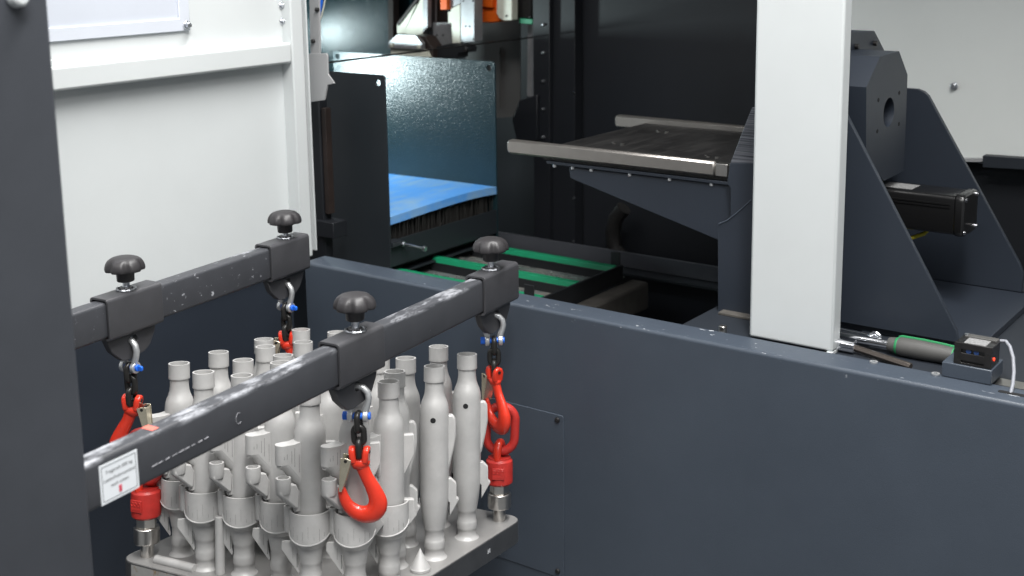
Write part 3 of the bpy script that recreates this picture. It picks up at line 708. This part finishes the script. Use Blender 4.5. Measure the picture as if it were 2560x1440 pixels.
MB().prism([(-.5165, .8675), (-.5120, .8675), (-.5120, .8585), (-.5165, .8585)], 'x', af + .0006, af + .0010).build('red_mark', REDINK, lb, local=True)
MB().box(-.012, .008, -.448, -.436, .9137, .9140).build('red_paint_mark', mat('red_paint_mark', (.75, .16, .12), .6), lf, local=True)
MB().tube([(af + .0002, -.295 + .006 * math.cos(a), .878 + .008 * math.sin(a)) for a in np.linspace(R(60), R(310), 14)], .0005, n=6).build('scribed_mark', SCR, lf, local=True)
for i in range(9):
    b = -.46 + .012 * i
    MB().tube([(af, b, .8695 + .0003 * i), (af + .0002, b + random.uniform(.006, .010), .8705 + .0003 * i)], .0008 if i not in (3, 6) else .0005, n=5).build('scratch', SCR, lf, local=True)

# sleeves with star knobs
def knob_mesh():
    mb = MB()
    prof = [(0, .0245), (.010, .0243), (.018, .0235), (.024, .0215), (.029, .0180), (.0325, .0125), (.0342, .0070), (.0345, .0030), (.0338, .0006), (.0320, .0), (.0225, .0022), (.0165, .0022), (.0158, .0005), (.0150, -.0185), (.0140, -.0195), (0, -.0195)]
    def rm(a, r, z):
        k = max(0, min(1, (r - .0225) / .010))
        return 1 - .15 * k * max(0, math.cos(6 * a)) ** 1.4
    mb.lathe(prof, 72, rmod=rm)
    return mb
def sleeve(a, b0, b1, z0, bk, label, kz):
    M = LIFT @ Matrix.Translation((a, 0, 0))
    t = thing('arm_sleeve', label, 'sleeve', LIFT @ Matrix.Translation((a, (b0 + b1) / 2, z0)), 'clamping sleeves on the lifting arms')
    L = (b1 - b0) / 2
    out = rrect(-.0215, .0215, 0, .0755, .007, 4); inn = rrect(-.0172, .0172, .0042, .0712, .004, 4)
    MB().prism(out, 'y', -L, L, holes=[inn]).build('collar', SLEEVE, t, local=True, bevel=.0008, ang=40)
    hg = [(-.059, 0), (.057, 0), (.052, -.016), (.040, -.036), (.026, -.045), (-.012, -.050), (-.026, -.047), (-.048, -.026)]
    MB().prism(hg, 'x', -.007, .007, holes=[circ((.003, -.016), .0085, 18)]).build('hanger_plate', SLEEVE, t, local=True, bevel=.0015)
    k = bk - (b0 + b1) / 2
    MB().cyl((0, k, .0755), (0, k, .0800), .0125, n=6).build('weld_nut', SLEEVE, t, local=True, bevel=.0012)
    MB().tube([(.016 * math.cos(x), k + .016 * math.sin(x), .0765) for x in np.linspace(0, 2 * math.pi, 16, endpoint=False)], [.0024 + .0008 * math.sin(3 * i) for i in range(16)], n=6, closed=True).build('weld_bead', BEAD, t, local=True)
    MB().cyl((0, k, .08), (0, k, kz - z0 - .018), .0062, n=16).build('clamp_screw', ZINC, t, local=True)
    kb = knob_mesh().build('star_knob', KNOB, t, local=True, ang=60)
    kb.location = (0, k, kz - z0); kb.rotation_euler = (0, 0, R(random.uniform(0, 60)))
    return t
SL = [(0, -.070, .048, .8445, 0.0, 'sleeve with star knob at the free hook, left one on near arm', .9575),
      (0, .366, .492, .8445, .424, 'sleeve with star knob at the far end of the near arm', .9565),
      (-.468, -.104, .021, .8630, -.041, 'sleeve with star knob left on the arm before the white door', .9735),
      (-.468, .316, .434, .8630, .385, 'sleeve with star knob at the far end of the far arm', .9700)]
for s_ in SL: sleeve(s_[0], s_[1], s_[2], s_[3], s_[4], s_[5], s_[6])

# shackles, chains, hooks
def shackle(a, b, zp, yaw, label, nut=True):
    M = LIFT @ Matrix.Translation((a, b, zp)) @ Matrix.Rotation(yaw, 4, 'Z')
    t = thing('shackle', label, 'shackle', M, 'bow shackles under the sleeves')
    pts = [(-.0125, 0, -.002), (-.0125, 0, .010), (-.0165, 0, .020), (-.0185, 0, .030), (-.0165, 0, .040), (-.010, 0, .0475), (0, 0, .050), (.010, 0, .0475), (.0165, 0, .040), (.0185, 0, .030), (.0165, 0, .020), (.0125, 0, .010), (.0125, 0, -.002)]
    MB().tube(pts, [.0064, .0060] + [.0056] * 9 + [.0060, .0064], n=12).build('bow', ZINCW, t, local=True, ang=60)
    ey = MB()
    for s_ in (-1, 1): ey.cyl((s_ * .0085, 0, -.001), (s_ * .0170, 0, -.001), .0104, n=22)
    ey.build('eyes', ZINCW, t, local=True, bevel=.0015)
    MB().cyl((-.0085, 0, -.001), (.0085, 0, -.001), .0058, n=18).build('pin', BLUE, t, local=True)
    MB().cyl((.0165, 0, -.001), (.0205, 0, -.001), .0062, n=18).build('pin_head', BLUE, t, local=True, bevel=.001)
    if nut:
        MB().cyl((-.0165, 0, -.001), (-.0255, 0, -.001), .0078, n=6).build('pin_nut', BLUE, t, local=True, bevel=.001)
    else:
        MB().prism(rrect(.0205, .0300, -.0055, .0035, .0025, 3), 'y', -.0022, .0022).build('pin_tab', BLUE, t, local=True, bevel=.001)
    return t
def link_path(L, W, n=10):
    pts = []
    h = L / 2 - W / 2
    for i in range(n + 1):
        a = math.pi * i / n; pts.append((W / 2 * math.cos(a), 0, h + W / 2 * math.sin(a)))
    for i in range(n + 1):
        a = math.pi + math.pi * i / n; pts.append((W / 2 * math.cos(a), 0, -h + W / 2 * math.sin(a)))
    return pts
def chain(a, b, zp, yaw, label):
    M = LIFT @ Matrix.Translation((a, b, zp)) @ Matrix.Rotation(yaw, 4, 'Z')
    t = thing('chain', label, 'chain', M, 'short chains under the shackles')
    for k, (z, rz) in enumerate(((-.0115, 90), (-.0345, 0), (-.0575, 90))):
        o = MB().tube(link_path(.0300, .0165), .0052, n=10, closed=True).build('link', CHAIN, t, local=True, ang=80)
        o.location = (0, 0, z); o.rotation_euler = (0, 0, R(rz + random.uniform(-6, 6)))
    return t
HK = .000715 / 3.6
def hook(a, b, zp, yaw, label, mirror=1, lean=0.0):
    zt = zp - .064
    M = LIFT @ Matrix.Translation((a, b, zt)) @ Matrix.Rotation(yaw, 4, 'Z') @ Matrix.Rotation(lean, 4, 'Y')
    t = thing('sling_hook', label, 'hook', M, 'red sling hooks')
    raw = [(936, 415, 66), (942, 455, 60), (958, 505, 56), (985, 575, 54), (1022, 650, 60), (1053, 720, 68), (1074, 790, 78), (1066, 850, 83), (1028, 900, 83), (965, 918, 77), (900, 905, 69), (848, 870, 60), (812, 825, 52), (790, 775, 46), (778, 730, 40), (772, 690, 32)]
    X0, Y0_ = 935, 365
    path = [(mirror * (x - X0) * HK, 0, -(y - Y0_) * HK) for x, y, r in raw]
    rad = [r * HK for x, y, r in raw]
    # resample smoothly
    P = [Vector(p) for p in path]; Q = []; QR = []
    for i in range(len(P) - 1):
        p0, p1, p2, p3 = P[max(i - 1, 0)], P[i], P[i + 1], P[min(i + 2, len(P) - 1)]
        for s_ in (0, .34, .67):
            Q.append(0.5 * ((2 * p1) + (-p0 + p2) * s_ + (2 * p0 - 5 * p1 + 4 * p2 - p3) * s_ ** 2 + (-p0 + 3 * p1 - 3 * p2 + p3) * s_ ** 3))
            QR.append(rad[i] * (1 - s_) + rad[i + 1] * s_)
    Q.append(P[-1]); QR.append(rad[-1])
    tip = (Q[-1] - Q[-2]).normalized()
    Q += [Q[-1] + tip * .003]; QR += [rad[-1] * .55]
    mb = MB().tube(Q, QR, n=16, flat=.66, up=(0, 1, 0))
    mb.build('hook_body', RED, t, local=True, ang=70)
    for s_ in (-1, 1):   # clevis ears left and right of the chain link
        e = MB().prism([(-.0100, -.018), (.0100, -.018), (.0108, .0), (.0082, .0078), (0, .0115), (-.0082, .0078), (-.0108, .0)], 'x', .0066, .0176)
        e.v = [(s_ * (x - (.003 if z < -.01 else 0)), y, z) for x, y, z in e.v]
        e.build('clevis_ear', RED, t, local=True, bevel=.0034, seg=3)
        MB().cyl((s_ * .0168, 0, .001), (s_ * .0176, 0, .001), .0032, n=12).build('pin_hole', BLKOX, t, local=True)
    MB().cyl((-.018, 0, .001), (.018, 0, .001), .0030, n=12).build('clevis_pin', BLKOX, t, local=True)
    MB().lathe([(0, .004), (.012, .001), (.0168, -.004), (.0160, -.009), (.012, -.016), (0, -.019)], 20, Matrix.Translation((0, 0, -.012)) @ Matrix.Scale(.62, 4, (0, 1, 0))).build('hook_crown', RED, t, local=True, ang=70)
    # latch: folded strip from below the ears to the tip
    l0 = Vector((mirror * (826 - X0) * HK, 0, -(428 - Y0_) * HK)); l1 = Vector((mirror * (770 - X0) * HK, 0, -(700 - Y0_) * HK))
    d = (l1 - l0); nrm = Vector((d.z, 0, -d.x)).normalized() * .0062
    la = MB()
    for s_ in (-1, 1):
        sec = [l0 - d * .06 + nrm * 1.5, l0 - d * .09, l0 - d * .06 - nrm * 1.5, l0 + d * .5 - nrm, l1 - nrm * .4, l1 + nrm * .4, l0 + d * .5 + nrm]
        la.prism([(q.x, q.z) for q in sec], 'y', s_ * .0095 - .0010, s_ * .0095 + .0010)
    back = [l0 - d * .02 - nrm * 1.3, l0 + d * .9 - nrm * .5, l0 + d * .9 - nrm * .2, l0 - d * .02 - nrm * .9]
    la.prism([(q.x, q.z) for q in back], 'y', -.0095, .0095)
    la.build('latch', LATCH, t, local=True, bevel=.0006)
    MB().cyl((l0.x, -.0112, l0.z), (l0.x, .0112, l0.z), .0028, n=12).build('latch_pin', BLKOX, t, local=True)
    return t
ASM = [(0, -.002, .7760, R(25), R(24), 1, 'under the near arm', 'free-hanging red hook below the near arm with nothing on it', 'nl', 0),
       (0, .430, .7770, R(33), R(-25), 1, 'at the far end of the near arm', 'red hook holding the oval ring at the right corner', 'nr', R(-3)),
       (-.468, -.046, .7985, R(2), R(22), -1, 'before the white door at left', 'red hook at left, half hidden behind the near arm', 'fl', R(4)),
       (-.468, .376, .7950, R(-2), R(24), 1, 'at the far end of the far arm', 'red hook half hidden behind the grey printed parts', 'fr', 0)]
for a, b, zp, ys, yh, mi, where, hl, key, lean in ASM:
    shackle(a, b, zp, ys, 'zinc bow shackle with blue pin ' + where, nut=key in ('nl', 'nr'))
    chain(a, b, zp, ys, 'three black chain links ' + where)
    hook(a, b, zp, yh, hl, mi, lean)

# swivel lifting points and their rings
def lifting_point(M, label, h_):
    t = thing('swivel_eyebolt', label, 'eyebolt', M, 'red swivel eyebolts on the build plate')
    MB().cyl((0, 0, -.006), (0, 0, .030), .0118, n=24).build('stud', STEEL, t, local=True)
    MB().cyl((0, 0, .026), (0, 0, .056), .0235, n=12).build('adapter_nut', STEEL, t, local=True, bevel=.002)
    MB().cyl((0, 0, .056), (0, 0, .074), .0195, n=6).build('hex_head', STEEL, t, local=True, bevel=.0012)
    body = MB().lathe([(0, .074), (.022, .074), (.0262, .078), (.0268, .084), (.0268, .116), (.0262, .122), (.0225, .126), (.0222, .129), (0, .129)], 28).build('swivel_body', DRED, t, local=True, ang=30)
    MB().box(-.012, .012, -.0284, -.0262, .090, .113).build('cast_panel', DRED, body, local=True, bevel=.001)
    for x in (-.0075, 0, .0075):
        MB().tube([(x + .0028 * math.cos(q), -.0285, .1055 + .0035 * math.sin(q)) for q in np.linspace(0, 2 * math.pi, 12, endpoint=False)], .0008, n=5, closed=True).build('cast_mark', DRED, body, local=True)
    MB().box(-.010, .010, -.0288, -.0282, .0945, .0975).build('cast_mark', DRED, body, local=True)
    lp_ = [(-.0155, 0, .126), (-.0155, 0, .138), (-.0125, 0, .149), (-.0065, 0, .1555), (0, 0, .1575), (.0065, 0, .1555), (.0125, 0, .149), (.0155, 0, .138), (.0155, 0, .126)]
    lo = MB().tube(lp_, .0078, n=14, flat=1.15).build('eye', RED, t, local=True, ang=70)
    lo.rotation_euler = (0, 0, R(78))
    return t
# the build plate hangs from its right and left corners
yawC = R(-2)
Mr = PLATE @ Matrix.Translation((.473, .473, 0)) @ Matrix.Rotation(R(25), 4, 'Z')
Ml = PLATE @ Matrix.Translation((0, 0, 0)) @ Matrix.Rotation(R(5), 4, 'Z')
lifting_point(Mr, 'red swivel eyebolt with steel adapter on the right corner of the plate', .1)
lifting_point(Ml, 'red swivel eyebolt with steel adapter on the left corner of the plate', .1)
def ring(M, label, leanx):
    o = MB().tube(link_path(.094, .056, 14), .0088, n=14, closed=True).build('oval_ring', DRED, None, ang=80)
    o.matrix_world = M
    tag(o, label, 'ring', 'oval lifting rings')
pr = PLATE @ Vector((.473, .473, .1535))
ring(Matrix.Translation((pr.x + .004, pr.y, pr.z + .034)) @ Matrix.Rotation(R(33), 4, 'Z') @ Matrix.Rotation(R(3), 4, 'Y'), 'dull red oval ring between hook and eyebolt at the right corner', 0)
pl = PLATE @ Vector((0, 0, .1535))
ring(Matrix.Translation((pl.x, pl.y, pl.z + .034)) @ Matrix.Rotation(R(20), 4, 'Z'), 'dull red oval ring hidden mostly behind the label end of the near arm', 0)

# ------------------------------------------------------------------ build plate
bp = thing('build_plate', 'thick square metal build plate carrying the grey printed parts', 'build plate', PLATE)
E_ = .037
out = rrect(-E_, .473 + E_, -E_, .473 + E_, .034, 6)
MB().prism(out, 'z', -.044, -.0006).build('plate_body', PLSIDE, bp, local=True, bevel=.0015, ang=40)
MB().prism(rrect(-E_ + .0015, .473 + E_ - .0015, -E_ + .0015, .473 + E_ - .0015, .033, 6), 'z', -.0008, .0).build('plate_surface', PLTOP, bp, local=True)
MB().box(-.002, .440, -E_ - .0004, -E_ + .001, -.036, -.004).build('stained_edge', RUST, bp, local=True)
rl = MB().cyl((.035, -.012, .004), (.128, -.012, .004), .0085, n=18).build('raised_rail', PRINT, bp, local=True)
p_ = (.132, -.004)
MB().cyl((.176, .000, 0), (.176, .000, .105), .0085, n=18).build('test_rod', PRINT, bp, local=True, bevel=.001)
MB().cyl((.478, .182, .0), (.478, .182, .006), .0185, n=24).build('cone_base', PRINT, bp, local=True, bevel=.001)
MB().lathe([(.0175, .006), (.0008, .040), (0, .0403)], 28, Matrix.Translation((.478, .182, 0))).build('cone', PRINT, bp, local=True)
for i in range(2): MB().box(.473 + E_ - .0002, .473 + E_ + .0004, .366 + .006 * i, .3675 + .006 * i, -.026, -.018).build('stamp_mark', LABELW, bp, local=True)

# ------------------------------------------------------------------ printed parts
def make_part(smooth=False):
    t = thing('printed_part', 'x', 'printed part', Matrix.Identity(4), 'grey printed parts on the build plate')
    body = [(0, 0), (.0235, 0), (.0198, .003), (.0178, .007), (.0174, .017), (.0186, .0185), (.0190, .022), (.0190, .031), (.0183, .0345), (.0175, .036), (.0176, .052), (.0190, .0540), (.0193, .0575), (.0195, .0595), (.0212, .068), (.0230, .080), (.0246, .094), (.0258, .108), (.0265, .122), (.0265, .268), (.0264, .276), (.0254, .284), (.0230, .292), (.0202, .2985), (.0180, .306), (.0169, .315), (.0168, .3275), (.0190, .3285), (.0193, .3300), (.0190, .3330), (.0190, .3560), (.0162, .3560), (.0160, .320)]
    MB().lathe(body, 28).build('body', PRINT, t, local=True, ang=42)
    MB().cyl((0, 0, .318), (0, 0, .3205), .0162, n=20).build('bore_floor', PRINTS, t, local=True)
    if smooth:
        MB().prism([(.018, .266), (.034, .266), (.0385, .258), (.0395, .228), (.036, .205), (.028, .168), (.018, .150)], 'y', -.0065, .0065).build('side_fin', PRINTS, t, local=True, bevel=.003)
        MB().prism([(.018, .148), (.030, .148), (.040, .138), (.040, .112), (.045, .108), (.027, .076), (.0265, .102), (.018, .120)], 'y', -.0065, .0065).build('side_fin', PRINTS, t, local=True, bevel=.0015)
        MB().box(.026, .0275, -.0068, .0068, .080, .104).build('fin_slot', HOLE, t, local=True)
        for ang in (R(-97),):
            c_, s_ = math.cos(ang), math.sin(ang)
            MB().cyl((.0240 * c_, .0240 * s_, .262), (.0268 * c_, .0268 * s_, .262), .0050, n=16).build('side_hole', HOLE, t, local=True)
        return t
    # wing with slanted underside
    plan = [(.010, -.0125), (.022, -.0125), (.034, -.0125), (.046, -.0125), (.0515, -.0125)] + [(.0515 + .0115 * math.sin(R(x)), -.0125 * math.cos(R(x))) for x in range(15, 180, 15)] + [(.0515, .0125), (.046, .0125), (.034, .0125), (.022, .0125), (.010, .0125)]
    def wb(x): return .2330 if x > .046 else .187 + (.2330 - .187) * max(0, x - .010) / .036
    k = len(plan)
    vs = [(x, y, wb(x)) for x, y in plan] + [(x, y, .2665 + .005 * max(0, (.034 - x) / .024)) for x, y in plan]
    fs = [(i, (i + 1) % k, (i + 1) % k + k, i + k) for i in range(k)]
    h2 = k // 2
    for i in range(h2 - (1 if k % 2 == 0 else 0)):
        a, b = i, k - 1 - i
        if b - a > 1 and a + 1 <= b - 1:
            if a + 1 == b - 1: fs += [(a, a + 1, b), (a + k, b + k, a + 1 + k)]
            else: fs += [(a, a + 1, b - 1, b), (a + k, b + k, b - 1 + k, a + 1 + k)]
    MB().add(vs, fs).build('wing', PRINTS, t, local=True, bevel=.003, seg=3, ang=50)
    MB().tube([(.0550, .001, .2370), (.0440, .001, .2310), (.022, .001, .2020), (.012, .001, .189)], .0112, n=14).build('branch_pipe', PRINT, t, local=True)
    # open port on the camera-left side, with its tapered support
    A_ = R(11); Mp = Matrix.Rotation(A_, 4, 'Z')
    MB().lathe([(.0094, .2130), (.0126, .2130), (.0130, .206), (.0130, .194), (.0116, .187), (.0, .182)], 20, Mp @ Matrix.Translation((.056, 0, 0))).lathe([(.0094, .2130), (.0090, .192), (0, .192)], 20, Mp @ Matrix.Translation((.056, 0, 0))).build('port', PRINT, t, local=True)
    MB().prism([(.050, .204), (.034, .198), (.029, .186), (.030, .158), (.036, .156), (.0675, .186), (.0675, .196)], 'y', -.0085, .0085, M=Mp).build('port_support', PRINTS, t, local=True, bevel=.003)
    MB().box(.024, .033, -.004, .004, .150, .185, M=Mp).build('breakaway_web', PRINTS, t, local=True)
    # shield round the lower body
    vs = []; fs = []; n = 22; ca = R(51)
    for r_, side in ((.0345, 0), (.0315, 1)):
        for i in range(n + 1):
            q = -R(95) + R(190) * i / n
            zb_ = .0950 + .018 * (abs(q) / R(95)) ** 1.8
            x0_ = .004
            for z in (zb_, .147):
                vs.append((x0_ * math.cos(ca) + r_ * math.cos(q + ca), x0_ * math.sin(ca) + r_ * math.sin(q + ca), z))
    k = 2 * (n + 1)
    for i in range(n):
        a = 2 * i
        fs += [(a, a + 2, a + 3, a + 1), (a + k, a + 1 + k, a + 3 + k, a + 2 + k), (a + 1, a + 3, a + 3 + k, a + 1 + k), (a, a + k, a + 2 + k, a + 2)]
    fs += [(0, 1, 1 + k, k), (2 * n, 2 * n + k, 2 * n + 1 + k, 2 * n + 1)]
    MB().add(vs, fs).build('shield', PRINTS, t, local=True, ang=40)
    rim = []
    for i in range(n + 1):
        q = -R(95) + R(190) * i / n
        rim.append((.004 * math.cos(ca) + .0347 * math.cos(q + ca), .004 * math.sin(ca) + .0347 * math.sin(q + ca), .0950 + .018 * (abs(q) / R(95)) ** 1.8))
    MB().tube(rim, .0012, n=6).build('shield_rim', PRINT, t, local=True)
    MB().lathe([(.0335, .103), (.0315, .096), (.0280, .089), (.0240, .083), (0, .083)], 24, a0=ca - R(95), a1=ca + R(95)).build('shield_cup', PRINT, t, local=True)
    pa = ca - R(95); pc = (.004 * math.cos(ca) + .037 * math.cos(pa), .004 * math.sin(ca) + .037 * math.sin(pa))
    MB().lathe([(.0, .103), (.007, .106), (.0086, .111), (.0086, .1510), (.0060, .1510), (.0060, .142), (0, .142)], 16, Matrix.Translation((pc[0], pc[1], 0))).build('shield_pipe', PRINT, t, local=True)
    # triangular fin below the shield, and brackets on the far side
    Mf = Matrix.Rotation(R(-28), 4, 'Z')
    MB().prism([(.014, .094), (.048, .093), (.0495, .079), (.021, .034), (.0190, .038), (.0235, .064), (.0215, .074)], 'y', -.0024, .0024, M=Mf).build('fin', PRINTS, t, local=True, bevel=.001)
    Mb = Matrix.Rotation(R(155), 4, 'Z')
    MB().prism([(.020, .262), (.043, .262), (.044, .226), (.024, .186)], 'y', -.006, .006, M=Mb).build('rear_bracket', PRINTS, t, local=True, bevel=.002)
    MB().prism([(.020, .148), (.043, .146), (.043, .132), (.048, .118), (.026, .090), (.026, .112), (.022, .13)], 'y', -.006, .006, M=Mb).build('rear_bracket', PRINTS, t, local=True, bevel=.0015)
    # narrow support seams
    sm = MB()
    for i in range(5):
        x = .026 + .0068 * i + .0015 * (i % 2); h_ = .248 + .004 * ((i * 3) % 4)
        zb2 = wb(x) + .010
        sm.box(x, x + .0006, -.01285, -.0123, zb2, h_); sm.box(x, x + .0006, .0123, .01285, zb2, h_)
    for i in range(8):
        q = ca - R(58) + R(16) * i
        sm.box(-.0002, .0002, -.0003, .0003, .101 + .003 * ((i * 5) % 3), (.116, .124, .112, .119, .128, .110, .122, .115)[i], M=Matrix.Translation((.004 * math.cos(ca) + .0345 * math.cos(q), .004 * math.sin(ca) + .0345 * math.sin(q), 0)) @ Matrix.Rotation(q - R(90), 4, 'Z'))
    sm.box(.030, .0306, -.0027, .0027, .062, .082, M=Mf); sm.box(.0225, .0242, -.0028, .0028, .046, .070, M=Mf)
    tag(sm.build('support_seams', SEAM, t, local=True), kind='stuff')
    return t
parts = [(.046, .041, 0, 'grey printed part nearest the left eyebolt'),
 (.133, .011, 0, 'grey printed part in the front row, second from the left eyebolt'),
 (.043, .148, 0, 'grey printed part behind the leftmost one, its neck clear against the dark wall'),
 (.130, .118, 0, 'grey printed part in the second row with open top rim'),
 (.209, .025, 0, 'grey printed part just above the thin upright test rod'),
 (.040, .281, 0, 'grey printed part farthest left in the back row beside the half-hidden hook'),
 (.088, .229, 0, 'grey printed part overlapping the one beside the half-hidden hook'),
 (.168, .186, 0, 'grey printed part whose rim shows low behind the near arm'),
 (.203, .136, 0, 'grey printed part with rim just touching the near arm edge'),
 (.043, .393, 0, 'tall-standing grey printed part right of the half-hidden hook'),
 (.125, .298, 0, 'grey printed part in front of the one right of the half-hidden hook'),
 (.123, .409, 0, 'grey printed part peeping out behind the sleeve of the near arm'),
 (.284, .036, 0, 'grey printed part below the middle of the near arm'),
 (.367, .014, 0, 'grey printed part with broad shield left of the free-hanging hook'),
 (.437, .045, 0, 'grey printed part directly behind the free-hanging hook'),
 (.290, .170, 0, 'grey printed part seen under the arm between two front ones'),
 (.335, .262, 0, 'grey printed part behind the shackle of the free-hanging hook'),
 (.426, .180, 'B', 'grey printed part hidden mostly behind the one right of the free hook'),
 (.459, .114, 0, 'grey printed part right of the free-hanging hook'),
 (.383, .278, 'B', 'grey printed part with half-covered hole behind the smooth right ones'),
 (.465, .249, 'B', 'smooth grey printed part with round black hole behind the cone'),
 (.381, .394, 'B', 'grey printed part in the far right back row, only its neck showing'),
 (.465, .363, 'B', 'smooth grey printed part with round black hole beside the right eyebolt')]
proto = {}
for i, (p, q, rz, lab) in enumerate(parts):
    kind = 'B' if rz == 'B' else 'A'
    M = PLATE @ Matrix.Translation((p, q, 0)) @ Matrix.Rotation(R(35 + random.uniform(-4, 4) if kind == 'B' else -113 + random.uniform(-3, 3)), 4, 'Z')
    if kind not in proto:
        proto[kind] = make_part(kind == 'B')
        proto[kind].matrix_world = M; proto[kind]['label'] = lab; WM[proto[kind].name] = M
    else: copy_tree(proto[kind], M, lab)
